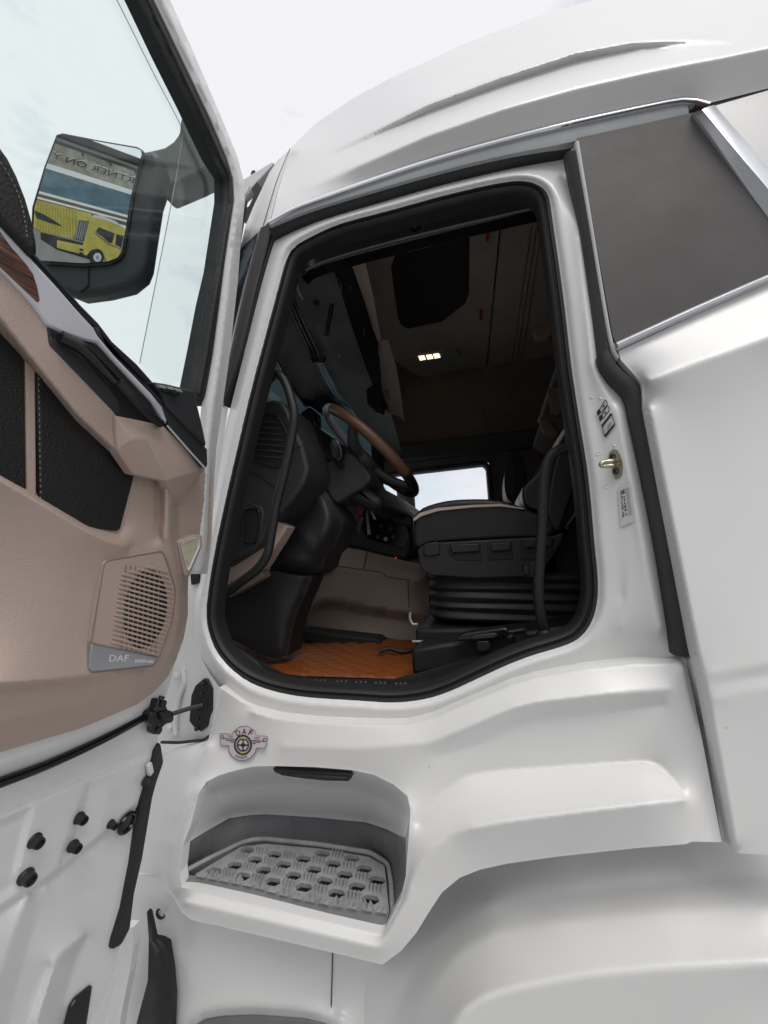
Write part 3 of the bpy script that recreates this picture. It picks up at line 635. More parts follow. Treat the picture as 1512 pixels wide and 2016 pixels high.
prism('check_slot', [(388, 1380), (408, 1376), (407, 1398), (390, 1400)], -0.006, 0.006, 'pocket_dark', hb, bevel=0.001)
tube('check_strap', [P(400, 1388, -0.004), P(375, 1394, -0.02), P(350, 1402, -0.045), P(330, 1408, -0.06)], 0.006, 'strip_grey', truck, n=24, ns=8)
for (a, b) in ((347, 1331), (334, 1433)):
    disc('hinge_bolt', P(a, b, 0.03), (0.5, -0.8, 0), 0.009, 0.012, 'white_satin', truck, ns=16, prof=[(0, .012), (.006, .012), (.006, .004), (.011, .004), (.011, 0)])
tube('hinge_leaf', [P(360, 1318, 0.03), P(363, 1345, 0.03), P(352, 1375, 0.03), P(345, 1420, 0.03), P(345, 1446, 0.03)], 0.007, 'white_satin', truck, n=30, ns=8)
disc('drain_plug', on(lowb, 317, 1798, 0.001), (0.2, -1, 0), 0.012, 0.004, 'gloss_black', truck, ns=20, prof=[(0, -.004), (.0095, -.004), (.0105, .003), (.014, .002), (.015, 0)])
# black wind deflector below and the white fin in front of it
sheet('wind_deflector', [(289, 1795, -0.03), (293, 1800, -0.03), (303, 1848, -0.035), (318, 1851, -0.03), (330, 1858, -0.025), (338, 1910, -0.02), (342, 1960, -0.02), (338, 2080, -0.02), (255, 2080, -0.03), (270, 2010, -0.05), (291, 1930, -0.06), (293, 1850, -0.05)],
      'black_plastic', truck, step=9, soft=1, skirt=0.012, creases=[[(302, 1850, -0.042), (308, 1880, -0.05), (312, 1930, -0.055), (300, 2075, -0.05)]])
sheet('corner_fin', [(240, 1829, -0.06), (247, 1825, -0.065), (262, 1826, -0.07), (263, 1860, -0.07), (255, 1915, -0.075), (238, 2000, -0.08), (228, 2080, -0.08), (190, 2080, -0.06), (212, 1990, -0.055), (238, 1880, -0.055)], 'white_paint', truck, step=9, soft=1, skirt=0.02,
      creases=[[(247, 1826, -0.07), (246, 1880, -0.07), (228, 1980, -0.075), (212, 2078, -0.075)]])
# ================================================================== the opened door (inner face towards the camera)
def dz(seq, off): return [(q[0], q[1], off) for q in seq]
SH = [(-80, 1430, 0.0), (330, 1290, 0.0), (345, 1302, 0.004), (336, 1340, 0.006), (322, 1385, 0.004), (314, 1425, 0.0), (308, 1480, 0.0), (300, 1556, 0.0), (270, 1720, 0.0), (245, 1830, 0.0), (228, 1900, 0.0), (205, 1960, 0.0), (168, 2030, 0.0), (150, 2090, 0.0), (-80, 2090, 0.0)]
door = sheet('door', SH, 'white_paint', truck, proj=PD, step=5.5, soft=1.5, skirt=0.05, creases=[
    [(-78, 1528, 0.016), (0, 1500, 0.016), (100, 1468, 0.016), (200, 1428, 0.016), (280, 1392, 0.012), (318, 1365, 0.006)],
    [(-78, 1570, -0.006), (0, 1545, -0.006), (100, 1508, -0.006), (200, 1462, -0.006), (280, 1424, -0.004), (308, 1405, 0.0)],
    [(-78, 1632, -0.008), (0, 1600, -0.008), (63, 1573, -0.008), (143, 1538, -0.008), (254, 1499, -0.006), (302, 1476, 0.0)],
    [(-78, 1640, 0.002), (0, 1609, 0.002), (63, 1582, 0.002), (143, 1547, 0.002), (254, 1508, 0.002), (300, 1486, 0.002)],
    [(-78, 1825, 0.002), (0, 1784, 0.002), (95, 1727, 0.002), (206, 1638, 0.002), (268, 1580, 0.001)],
    [(-78, 1832, -0.010), (0, 1791, -0.010), (95, 1734, -0.010), (206, 1645, -0.010), (266, 1592, -0.006)],
    [(66, 1590, 0.003), (50, 1650, 0.003), (36, 1712, 0.003)], [(58, 1592, -0.006), (42, 1650, -0.006), (28, 1712, -0.006)], [(-70, 1660, -0.006), (20, 1620, -0.006), (52, 1606, -0.006)], [(-70, 1790, -0.006), (0, 1755, -0.006), (20, 1742, -0.006)],
    [(168, 1548, 0.003), (140, 1630, 0.003), (112, 1708, 0.003)], [(176, 1546, -0.005), (150, 1630, -0.005), (122, 1706, -0.005)],
    [(210, 1566, 0.004), (240, 1548, 0.004), (262, 1530, 0.004), (232, 1572, 0.002), (196, 1622, 0.002)],
    [(165, 1842, 0.008), (120, 1876, 0.010), (103, 1900, 0.010), (70, 2003, 0.010), (62, 2085, 0.010)], [(168, 1846, -0.010), (150, 1890, -0.010), (128, 1960, -0.010), (110, 2085, -0.010)],
    [(100, 1900, -0.006), (64, 2003, -0.006), (50, 2085, -0.006)],
    [(55, 1760, 0.002), (30, 1830, 0.004), (-10, 1950, 0.004), (-40, 2080, 0.004)], [(90, 1745, -0.004), (64, 1830, -0.006), (30, 1950, -0.006), (6, 2080, -0.006)],
    [(160, 1700, -0.004), (156, 1730, -0.008), (170, 1755, -0.008), (200, 1762, -0.004)]])
def dpart(name, pts, off, th, mat, bevel=0.003, **k): return prism(name, pts, off, th, mat, door, proj=PD, bevel=bevel, **k)
# bottom seal and edge seal
tube('bottom_seal', [PD(-80, 1569, 0.006), PD(0, 1541, 0.006), PD(100, 1503, 0.006), PD(200, 1457, 0.006), PD(280, 1414, 0.006), PD(305, 1394, 0.006), PD(318, 1370, 0.006)], 0.0085, 'gloss_black', door, n=50, ns=10)
dpart('edge_seal', [(318, 1462), (324, 1500), (310, 1540), (302, 1570), (282, 1690), (266, 1760), (258, 1828), (240, 1862), (222, 1872), (226, 1850), (244, 1790), (262, 1700), (280, 1580), (290, 1545), (298, 1520), (308, 1480)], 0.012, 0.03, 'black_plastic', 0.006)
dpart('edge_clip', [(292, 1508), (300, 1500), (304, 1520), (296, 1530)], 0.016, 0.01, 'white_satin', 0.002)
disc('bump_stop', PD(286, 1538, 0.006), DN, 0.011, 0.02, 'rubber', door, ns=16)
for (a, b, r) in ((72, 1653, 11.5), (55, 1724, 12.5), (148, 1664, 10.5), (160, 1609, 10.5), (222, 1621, 8.5)):
    c = PD(a-5, b+1, 0.002); s = r*0.0009
    disc('plug', c, DN+Vector((0, -0.15, 0.05)), s, 0.02, 'rubber', door, ns=20, prof=[(0, .014), (s*.55, .014), (s*.62, .019), (s*.86, .019), (s*.92, .015), (s*.9, .006), (s*1.15, .003), (s*1.15, 0)])
disc('grommet', PD(249, 1620, 0.002), DN, 0.023, 0.006, 'gloss_black', door, ns=24, prof=[(0, .002), (.014, .002), (.016, .007), (.020, .007), (.023, .003), (.023, 0)])
dpart('door_slot', [(183, 1940), (178, 1975), (168, 2040), (125, 2040), (140, 1985), (152, 1966)], 0.004, 0.01, 'gloss_black', 0.003)
# check strap bracket on the door edge
dpart('check_bracket', [(312, 1378), (322, 1376), (328, 1388), (332, 1398), (340, 1400), (344, 1412), (342, 1422), (326, 1428), (318, 1436), (310, 1448), (303, 1446), (303, 1430), (294, 1424), (296, 1404), (308, 1396)], 0.03, 0.025, 'gloss_black', 0.005)
disc('bracket_bolt', PD(320, 1385, 0.031), DN, 0.008, 0.006, 'black_plastic', door, ns=14)
disc('bracket_bolt', PD(311, 1438, 0.031), DN, 0.008, 0.006, 'black_plastic', door, ns=14)
dpart('check_link', [(318, 1404), (338, 1400), (342, 1414), (322, 1420)], 0.04, 0.016, 'black_plastic', 0.004)

# window frame: painted band, rubber band, glass
WO = [(262, -150), (335, 0), (381, 103), (437, 234), (468, 310), (480, 357), (482, 397), (474, 476), (468, 556), (452, 700), (438, 800), (426, 880), (421, 960), (417, 1060), (408, 1130)]
WI = [(230, -150), (304, 0), (357, 111), (417, 238), (448, 313), (460, 353), (462, 397), (444, 516), (434, 600), (421, 700), (405, 790), (398, 880), (390, 960), (384, 1060), (376, 1130)]
GI = [(186, -160), (268, 0), (317, 107), (365, 206), (413, 310), (438, 350), (438, 397), (417, 536), (402, 600), (385, 690), (369, 770)]
mid = [((a[0]*.55+b[0]*.45), (a[1]*.55+b[1]*.45), 0.048) for a, b in zip(WO, WI)]
sheet('window_frame', dz(WO, 0.03)+dz(list(reversed(WI)), 0.036), 'white_paint', door, proj=PD, step=8, soft=2, skirt=0.012, creases=[mid])
WI2 = WI[:12]
mid2 = [(a[0]*.62+b[0]*.38, a[1]*.62+b[1]*.38, 0.042) for a, b in zip(WI2[:len(GI)], GI)]
mid3 = [(a[0]*.35+b[0]*.65, a[1]*.35+b[1]*.65, 0.026) for a, b in zip(WI2[:len(GI)], GI)]
sheet('window_rubber', dz([(a+5, b) for a, b in WI[:11]]+[(398, 800)], 0.028)+dz(list(reversed(GI)), 0.0), 'rubber', door, proj=PD, step=6, soft=1.6, skirt=0.025, creases=[mid2, mid3])
gl = dpart('window_glass', [(a+4, b) for a, b in GI]+[(340, 800), (250, 735), (140, 610), (0, 470), (-80, 390), (-80, -160)], 0.002, 0.004, 'glass_green', 0)
dpart('deflector_glass', [(145, -160), (230, 0), (300, 140), (345, 225), (362, 262), (345, 360), (310, 540), (275, 712), (330, 760), (375, 740), (402, 600), (417, 536), (438, 397), (441, 365), (413, 310), (365, 206), (268, 0), (186, -160)], -0.03, 0.003, 'glass_clear', 0)
tube('deflector_edge', [PD(145, -160, -0.028), PD(230, 0, -0.028), PD(300, 140, -0.028), PD(345, 225, -0.028), PD(359, 255, -0.028)], 0.0008, 'silver_dark', door, n=30, ns=6)
tube('deflector_edge', [PD(361, 262, -0.028), PD(345, 360, -0.028), PD(310, 540, -0.028), PD(275, 715, -0.028)], 0.0009, 'silver_dark', door, n=30, ns=6)

# moulded inner trim
TR = [(-80, 352), (0, 428), (75, 508), (155, 598), (220, 674), (268, 719), (321, 779), (332, 800), (408, 884), (417, 892), (415, 1000), (413, 1066), (410, 1082), (388, 1112), (371, 1136), (370, 1160), (370, 1209), (362, 1256), (346, 1301), (330, 1333), (305, 1361), (270, 1387), (159, 1434), (0, 1481), (-80, 1504)]
tr_o = dz(TR[:8], 0.05)+dz(TR[8:14], 0.04)+dz(TR[14:], 0.024)
trim = sheet('door_trim', tr_o, 'taupe', door, proj=PD, step=5, soft=1.4, skirt=0.03, creases=[
    dz([(-78, 388), (0, 465), (64, 590), (92, 637), (125, 656), (161, 668)], 0.088),
    [(-78, 545, 0.092), (0, 630, 0.092), (60, 706, 0.092), (149, 815, 0.090), (240, 898, 0.084)],
    [(-78, 555, 0.050), (0, 640, 0.050), (60, 718, 0.050), (149, 828, 0.050), (262, 934, 0.050)],
    [(-78, 896, 0.046), (0, 934, 0.046), (54, 964, 0.046), (173, 1034, 0.046), (238, 1052, 0.05)],
    [(-78, 906, 0.084), (0, 944, 0.084), (54, 974, 0.084), (173, 1046, 0.084), (215, 1066, 0.080), (250, 1078, 0.072)],
    [(240, 1048, 0.056), (262, 1046, 0.06), (300, 1056, 0.06), (303, 1062, 0.06)], [(255, 1080, 0.062), (300, 1068, 0.062), (312, 1064, 0.066)],
    [(242, 1046, 0.05), (262, 950, 0.05), (268, 935, 0.05)], [(314, 942, 0.052), (313, 1000, 0.052), (312, 1062, 0.054)],
    [(323, 1062, 0.080), (324, 1000, 0.080), (324, 945, 0.082)],
    [(300, 880, 0.066), (345, 940, 0.056), (380, 930, 0.05)],
    [(349, 996, 0.048), (352, 1060, 0.046), (362, 1120, 0.044), (368, 1150, 0.036)], [(332, 955, 0.082), (334, 1060, 0.082), (345, 1110, 0.072), (352, 1170, 0.062), (354, 1210, 0.056), (345, 1256, 0.052), (330, 1298, 0.05)],
    [(-78, 1362, 0.082), (0, 1346, 0.082), (100, 1340, 0.082), (159, 1333, 0.08), (230, 1322, 0.076)],
    [(-78, 1385, 0.060), (0, 1366, 0.060), (100, 1358, 0.060), (159, 1350, 0.060), (270, 1331, 0.058), (322, 1303, 0.052)],
    [(-78, 1440, 0.056), (0, 1418, 0.056), (159, 1384, 0.055), (270, 1350, 0.05), (318, 1322, 0.044)],
    [(95, 680, 0.09), (179, 767, 0.09), (228, 816, 0.088)]])
# faceted end of the armrest
FQ = dict(A=(228, 818, 0.093), B=(321, 837, 0.088), C=(406, 922, 0.070), D=(346, 992, 0.066), E=(327, 948, 0.097), Q=(286, 860, 0.104), R=(258, 864, 0.104), H=(298, 942, 0.088), G=(262, 934, 0.082), K=(230, 886, 0.088))
fk = list(FQ); fv = [PD(*FQ[k]) for k in fk]; nb_ = len(fv); fv += [v-DN*0.02 for v in fv]
ff = [[fk.index(c) for c in f] for f in ('ABQR', 'BCQ', 'CEQ', 'CDE', 'QEHR', 'ARK', 'RHGK')]
for f in ff:
    if (fv[f[1]]-fv[f[0]]).cross(fv[f[2]]-fv[f[0]]).dot(DN) < 0: f.reverse()
rimo = 'ABCDEHGK'
ff += [[fk.index(a), fk.index(b), fk.index(b)+nb_, fk.index(a)+nb_] for a, b in zip(rimo, rimo[1:]+rimo[0])]
mk('armrest_end', fv, ff, 'taupe', door, smooth=True, angle=12, bevel=0.0025)
# leather inserts
dpart('leather_panel', [(72, 728), (105, 768), (149, 824), (200, 872), (266, 931), (262, 950), (238, 1043), (232, 1046), (174, 1038), (80, 986)], 0.056, 0.02, 'leather', 0.004)
dpart('leather_panel', [(-80, 560), (0, 652), (50, 706), (53, 968), (0, 938), (-80, 900)], 0.056, 0.02, 'leather', 0.004)
dpart('contrast_band', [(51, 707), (71, 728), (73, 984), (54, 969)], 0.056, 0.02, 'taupe', 0.003)
k = 0
for t in np.linspace(0, 1, 44):
    if k % 2 == 0:
        a = PD(76+4*t, 732+252*t, 0.0575); b = PD(76+4*(t+0.017), 732+252*(t+0.017), 0.0575)
        tube('stitch', [a, b], 0.0007, 'stitch', door, n=2, ns=5)
    k += 1
for iy in range(26):                       # perforations of the far insert
    pass
dots_v, dots_f = [], []
for iy in range(40):
    for ix in range(9):
        px, py = -6+ix*6.2+(3.1 if iy % 2 else 0), 660+iy*7.4
        if px > 47 or py < 662+px*1.05 or py > 930+px*0.55: continue
        c = PD(px, py, 0.0568); s = len(dots_v)
        for q in range(6): dots_v.append(c+Vector((DK, 0, 1)).normalized()*0.0012*math.sin(q*math.pi/3)+Vector((0, 1, 0))*0.0012*math.cos(q*math.pi/3)+DN*0.0002)
        dots_f.append(tuple(range(s, s+6)))
pf = mk('perforation', dots_v, dots_f, 'pocket_dark', door, smooth=False); pf['kind'] = 'stuff'
# padded roll, ledge, silver and wood along the belt line
dpart('padded_roll', [(-80, 200), (-30, 252), (0, 284), (20, 312), (38, 348), (55, 392), (66, 430), (76, 478), (78, 508), (60, 494), (0, 432), (-80, 352)], 0.105, 0.09, 'leather', 0.016, seg=4)
st = cat([PD(0, 318, 0.1062), PD(22, 352, 0.1062), PD(40, 395, 0.1062), (PD(50, 440, 0.1062)), PD(53, 466, 0.1062)], 30)
for i in range(0, 29, 2): tube('stitch', [st[i], st[i+1]], 0.0007, 'stitch', door, n=2, ns=5)
dpart('belt_ledge', [(-80, 345), (0, 424), (75, 504), (120, 552), (157, 597), (195, 636), (222, 672), (270, 716), (323, 776), (318, 784), (262, 728), (214, 682), (186, 646), (150, 606), (112, 562), (66, 512), (0, 438), (-80, 360)], 0.078, 0.03, 'black_plastic', 0.004)
dpart('silver_trim', [(-80, 362), (0, 440), (66, 513), (112, 563), (150, 607), (186, 646), (193, 660), (226, 700), (300, 776), (320, 800), (330, 828), (328, 836), (321, 826), (298, 790), (226, 713), (193, 676), (161, 669), (125, 657), (92, 639), (82, 622), (64, 598), (30, 560), (0, 526), (-80, 440)], 0.094, 0.03, 'silver', 0.004)
dpart('wood_inlay', [(-80, 372), (0, 454), (24, 487), (52, 518), (67, 540), (75, 566), (80, 592), (76, 596), (70, 590), (40, 562), (0, 522), (-80, 436)], 0.096, 0.01, 'wood', 0.002)
dpart('belt_insert', [(192, 642), (214, 684), (262, 729), (318, 786), (330, 802), (408, 884), (409, 915), (405, 922), (332, 836), (331, 826), (320, 798), (300, 774), (226, 698), (194, 658)], 0.090, 0.03, 'dark_grey', 0.002)
tube('belt_edge', [PD(329, 838, 0.091), PD(350, 862, 0.091), PD(380, 896, 0.091), PD(404, 922, 0.091)], 0.0022, 'silver', door, n=16, ns=8)
dpart('handle_recess', [(93, 642), (125, 659), (161, 670), (193, 679), (226, 716), (298, 794), (318, 834), (280, 829), (236, 821), (179, 765), (95, 680)], 0.0905, 0.03, 'black_plastic', 0.003)
dpart('handle_recess_wall', [(98, 662), (160, 700), (236, 790), (236, 818), (179, 763), (98, 680)], 0.0915, 0.004, 'dark_grey', 0.002)
tube('door_handle', [PD(120, 662, 0.10), PD(160, 684, 0.106), PD(200, 722, 0.108), PD(226, 748, 0.106)], 0.0095, 'gloss_black', door, n=30, ns=10)
tube('door_pull', [PD(232, 752, 0.104), PD(262, 784, 0.108), (PD(290, 812, 0.106)), PD(316, 834, 0.098)], 0.0085, 'black_plastic', door, n=30, ns=10)
dpart('switch_block', [(304, 752), (330, 756), (384, 769), (388, 790), (400, 840), (408, 880), (330, 800), (322, 778)], 0.10, 0.05, 'dark_grey', 0.005)
for i, (a, b) in enumerate(((312, 757), (328, 760), (344, 764), (320, 766), (336, 770))):
    dpart('window_switch', [(a, b), (a+13, b+3), (a+17, b+9), (a+4, b+6)], 0.108, 0.01, 'silver_dark' if i < 3 else 'black_plastic', 0.001)
# speaker with slats and name plate
SPK = [(206, 1108), (212, 1104), (315, 1086), (322, 1091), (330, 1112), (343, 1155), (344, 1177), (337, 1228), (313, 1294), (219, 1276), (180, 1267)]
dpart('speaker_panel', SPK, 0.0795, 0.03, 'taupe', 0.003)
tube('speaker_gap', [PD(a, b, 0.079) for a, b in ((302, 1311), (184, 1324), (175, 1318), (179, 1266), (206, 1107), (212, 1103), (316, 1085), (323, 1091), (331, 1112), (344, 1156), (345, 1177), (338, 1228), (314, 1294), (302, 1311))], 0.0014, 'taupe_dark', door, n=80, ns=6, smooth=False)
def c3(a, b): return a/3.15, 1050+b/3.15
G = [c3(*q) for q in ((757, 245), (1022, 176), (1078, 330), (1083, 400), (1058, 560), (985, 760), (692, 700), (712, 560), (735, 380))]
dpart('grille_backing', G, 0.0796, 0.004, 'taupe', 0)
OV = [c3(900+135*math.cos(g)*(1 if math.sin(g) < 0 else 1.0)+(-25*math.sin(g)), 470+245*math.sin(g)) for g in np.linspace(0, 2*math.pi, 32, endpoint=False)]
dpart('grille_mesh', OV, 0.0799, 0.003, 'pocket_dark', 0)
GA = np.array(G)
for k in range(-12, 20):
    # one sloping slat, clipped to the grille's outline
    y0 = 1050+(700-k*29.5)/3.15; sl = 0.29
    xs = np.linspace(200, 350, 301); ys = y0+(xs-219)*sl
    ins = inside(G, xs, ys)
    if ins.sum() < 20: continue
    xa, xb = xs[ins][0], xs[ins][-1]; hh = 2.5
    a0, b0 = y0+(xa-219)*sl, y0+(xb-219)*sl
    xm = xa+min(12, (xb-xa)*.2)
    dpart('slat', [(xa, a0-hh*0.6), (xm, y0+(xm-219)*sl-hh), (xb, b0-hh*0.8), (xb, b0+hh*0.8), (xm, y0+(xm-219)*sl+hh), (xa, a0+hh*1.5)], 0.0825, 0.004, 'taupe', 0.0008, seg=1)
    for t in np.linspace(0.18, 0.88, 9):   # small uprights between the slats
        pass
for t in range(8):
    xa = 248+t*9.5
    tube('grille_rib', [PD(xa, 1112+t*1.5, 0.0808), PD(xa-8, 1285, 0.0808)], 0.0011, 'taupe_dark', door, n=4, ns=5)
badge = dpart('name_plate', [c3(*q) for q in ((568, 684), (690, 708), (985, 768), (950, 820), (582, 860), (566, 856), (552, 838))], 0.0815, 0.012, 'badge_silver', 0.002)
def bad(a, b): return PD(a, b, 0.0822)
text('maker_lettering', 'DAF', 'print_white', door, c3(676, 794), c3(795, 794), 12.5, bad, slant=0.15)
for i in range(7): dpart('badge_stroke', [c3(*q) for q in ((838+i*11, 782), (844+i*11, 782), (843+i*11, 802), (837+i*11, 802))], 0.0822, 0.001, 'print_pale', 0)
for i in range(4): dpart('badge_stroke', [c3(*q) for q in ((920+i*9, 787), (926+i*9, 788), (923+i*9, 803), (917+i*9, 803))], 0.0822, 0.001, 'print_pale', 0)
# courtesy lamp
LB = [c3(*q) for q in ((1106, 52), (1212, 8), (1255, 12), (1258, 80), (1188, 235), (1165, 266), (1150, 262), (1148, 240), (1116, 100))]
LI = [c3(*q) for q in ((1125, 62), (1205, 28), (1236, 30), (1238, 78), (1178, 215), (1165, 232), (1158, 215), (1132, 105))]
dpart('lamp_bezel', LB, 0.062, 0.02, 'taupe', 0.003)
dpart('lamp_reflector', LI, 0.0632, 0.006, 'lamp_back', 0.001)
dpart('lamp_lens', [c3(*q) for q in ((1135, 72), (1205, 40), (1224, 42), (1226, 78), (1176, 195), (1166, 205), (1143, 110))], 0.066, 0.003, 'lens', 0.001)
tube('lamp_rim', [PD(a, b, 0.0645) for a, b in LI], 0.0016, 'silver', door, closed=True, n=50, ns=6, smooth=False)

# ------------------------------------------------------------------ mirror carried by the door, seen through the glass
MC = P(175, 390, -0.25); MN = Vector((0.30, -1.0, -0.20)).normalized()
def PM(px, py, off=0.0):
    d = Vector(ray(px, py)); c = Vector(CAM); return c+d*((MN.dot(MC)+off-MN.dot(c))/MN.dot(d))
def mprism(name, pts, off, th, mat, bevel, seg=2, sp=0):
    if sp: pts = cat(pts, sp, True)
    f = [PM(p[0], p[1], off) for p in pts]; bk = [v-MN*th for v in f]; k = len(f)
    fs = [tuple(range(k)), tuple(range(2*k-1, k-1, -1))]+[(i, i+k, (i+1) % k+k, (i+1) % k) for i in range(k)]
    nn = Vector((0, 0, 0))
    for i in range(k): nn += (f[i]-f[0]).cross(f[(i+1) % k]-f[0])
    if nn.dot(MN) < 0: fs = [tuple(reversed(q)) for q in fs]
    return mk(name, f+bk, fs, mat, door, bevel=bevel, seg=seg)
mprism('mirror_housing', [(110, 261), (125, 259), (270, 288), (283, 294), (300, 293), (312, 300), (318, 330), (313, 367), (304, 395), (294, 460), (285, 522), (276, 544), (250, 565), (202, 577), (150, 584), (90, 560), (60, 500), (60, 400), (80, 330)], -0.004, 0.055, 'dark_grey', 0.015, 4)
MG = [(114, 267), (124, 265), (200, 280), (268, 292), (277, 296), (279, 303), (258, 384), (248, 446), (239, 496), (231, 507), (211, 515), (163, 518), (70, 512), (64, 480), (68, 409), (90, 330)]
mprism('mirror_rim', [(110, 264), (123, 261), (200, 276), (270, 288), (281, 294), (284, 303), (263, 384), (253, 446), (244, 498), (234, 512), (212, 521), (163, 524), (66, 518), (58, 480), (62, 407), (86, 327)], 0.002, 0.01, 'gloss_black', 0.003)
mprism('mirror_glass', MG, 0.003, 0.004, 'mirror', 0)
mprism('mirror_seam', [(172, 527), (174, 527), (173, 562), (158, 575), (156, 573), (171, 560)], 0.0, 0.006, 'pocket_dark', 0)
arm = [(279, 296), (300, 293), (324, 287), (340, 276), (350, 262), (352, 240), (362, 205), (420, 330), (405, 334), (370, 352), (311, 378), (300, 330)]
prism('mirror_arm', arm, -0.10, 0.07, 'mid_dark', door, bevel=0.012, seg=3)
# ================================================================== interior of the cab
FLZ = -0.375
box('cab_floor', (-1.0, 0.10, FLZ-0.05), (1.15, 2.2, FLZ), 'black_plastic', truck)
ZC = 1.40
ceil = box('ceiling', (-0.62, 0.52, ZC), (1.15, 2.2, ZC+0.03), 'ceiling_cloth', truck)
box('rear_wall', (1.10, 0.10, FLZ), (1.16, 2.2, ZC), 'headliner', truck)
# passenger side wall round its window
fw = box('far_wall', (0.03, 2.14, FLZ), (1.12, 2.2, ZC), 'headliner', truck)
box('wall_top', (-0.9, 2.14, 0.64), (0.03, 2.2, ZC), 'headliner', fw)
box('wall_bottom', (-0.9, 2.14, FLZ), (0.03, 2.2, 0.10), 'mid_dark', fw)
box('wall_front', (-0.9, 2.14, 0.10), (-0.86, 2.2, 0.64), 'mid_dark', fw)
tube('window_surround', [(0.025, 2.13, 0.12), (0.025, 2.13, 0.60), (-0.01, 2.13, 0.635), (-0.9, 2.13, 0.62), (-0.92, 2.13, 0.12)], 0.018, 'mid_dark', fw, n=60, ns=8, smooth=False)
tube('window_lining', [(0.012, 2.16, 0.12), (0.012, 2.16, 0.59), (-0.02, 2.16, 0.618), (-0.9, 2.16, 0.605)], 0.010, 'white_satin', fw, n=50, ns=8, smooth=False)
box('side_window', (-0.92, 2.17, 0.10), (0.03, 2.175, 0.64), 'glass_clear', fw, bevel=0)
box('wall_rail', (-0.75, 2.06, 0.70), (1.1, 2.15, 0.84), 'mid_dark', fw, bevel=0.02)
box('far_mirror', (-0.78, 2.45, 0.22), (-0.62, 2.52, 0.60), 'dark_grey', truck, bevel=0.03)
# inner walls on the driver's side, hidden behind the frame
def quad(name, a, b, c, d, mat, parent, th=0.006):
    n = (Vector(b)-Vector(a)).cross(Vector(d)-Vector(a)).normalized(); f = [Vector(q) for q in (a, b, c, d)]; k = [v-n*th for v in f]
    return mk(name, f+k, [(0, 1, 2, 3), (7, 6, 5, 4), (0, 4, 5, 1), (1, 5, 6, 2), (2, 6, 7, 3), (3, 7, 4, 0)], mat, parent, smooth=False)
box('inner_wall', (0.30, 0.095, FLZ), (1.12, 0.12, 1.05), 'headliner', truck)
quad('inner_wall', (-0.60, 0.10, 1.02), (1.12, 0.10, 1.02), (1.12, 0.54, 1.415), (-0.60, 0.54, 1.415), 'headliner', truck)
# curved front of the cab: wall, windscreen, visor band, front roof
FRONT = [(0.05, -0.775), (0.09, -0.83), (0.15, -0.885), (0.25, -0.945), (0.45, -1.0), (0.8, -1.04), (1.12, -1.05), (1.5, -1.03), (1.9, -0.97), (2.1, -0.88), (2.18, -0.80)]
def front(name, rows, mat, th=0.012, ymin=0.0):
    st = [q for q in cat([(x, y, 0) for y, x in FRONT], 60) if q[1] > ymin]; vs, fs = [], []; k = len(rows)
    for x, y, _ in st:
        for z, dx in rows: vs.append(Vector((x+dx, y, z)))
    n = len(vs)
    for i in range(len(st)-1):
        for j in range(k-1): fs.append((i*k+j, i*k+j+1, (i+1)*k+j+1, (i+1)*k+j))
    o = mk(name, vs, fs, mat, truck, angle=60); m_ = o.modifiers.new('s', 'SOLIDIFY'); m_.thickness = th; return o
front('firewall', [(-1.0, -0.02), (-0.4, -0.03), (0.20, -0.02)], 'white_paint', 0.03)
front('windscreen', [(0.20, -0.02), (0.45, 0.01), (0.67, 0.04)], 'glass_green', 0.005)
front('windscreen_band', [(0.67, 0.04), (0.9, 0.075), (1.10, 0.115), (1.16, 0.13)], 'glass_teal', 0.005)
front('roof_front', [(1.16, 0.13), (1.28, 0.2), (1.38, 0.3), (1.43, 0.44)], 'headliner', 0.02, ymin=0.5)
prism('front_pillar', [(520, 560), (560, 520), (556, 600), (520, 720), (470, 900), (440, 900), (480, 700)], 0.10, 0.06, 'mid_dark', truck, bevel=0.01)

# overhead: blind, console, lids, cavity
blind = sheet('sun_blind', [(522, 668, 0.30), (540, 610, 0.22), (553, 566, 0.20), (585, 640, 0.42), (620, 715, 0.75), (655, 778, 1.15), (690, 812, 1.6), (660, 800, 1.5), (601, 798, 1.15), (565, 745, 0.7), (540, 702, 0.42)], 'header_grey', truck, step=9, soft=2, skirt=0.02)
tube('blind_edge', [P(522, 670, 0.29), P(545, 712, 0.45), P(572, 758, 0.75), P(602, 800, 1.15)], 0.008, 'gloss_black', truck, n=30, ns=8)
for k_, (a, b) in enumerate(((0, 0), (6, -1), (13, -3))):
    tube('blind_seam', [P(553+a, 562+b, 0.195), P(585+a*1.1, 640+b, 0.41), P(622+a, 715+b, 0.74), P(657+a*.7, 778+b, 1.14), P(690, 806, 1.5)], 0.003, 'gloss_black', truck, n=30, ns=6)
cons = sheet('overhead_console', [(568, 556, 0.22), (586, 536, 0.20), (612, 524, 0.20), (652, 520, 0.26), (664, 560, 0.36), (690, 640, 0.62), (720, 725, 1.0), (752, 800, 1.4), (770, 815, 1.5), (790, 885, 1.95), (778, 905, 1.95), (742, 880, 1.75), (700, 815, 1.4), (668, 775, 1.15), (634, 708, 0.78), (600, 636, 0.45)], 'header_grey', truck, step=9, soft=2, skirt=0.02,
      creases=[[(590, 545, 0.24), (626, 640, 0.48), (662, 720, 0.86), (706, 805, 1.36), (760, 880, 1.85)]])
tube('console_edge', [P(596, 590, 0.235), P(585, 565, 0.215), P(588, 545, 0.20), P(604, 530, 0.195), P(640, 517, 0.20), P(690, 505, 0.20)], 0.0035, 'silver_dark', truck, n=40, ns=8)
prism('console_pocket', [(720, 765), (735, 756), (748, 765), (756, 800), (752, 815), (738, 812), (722, 795)], 1.12, 0.05, 'black_plastic', truck, bevel=0.01)
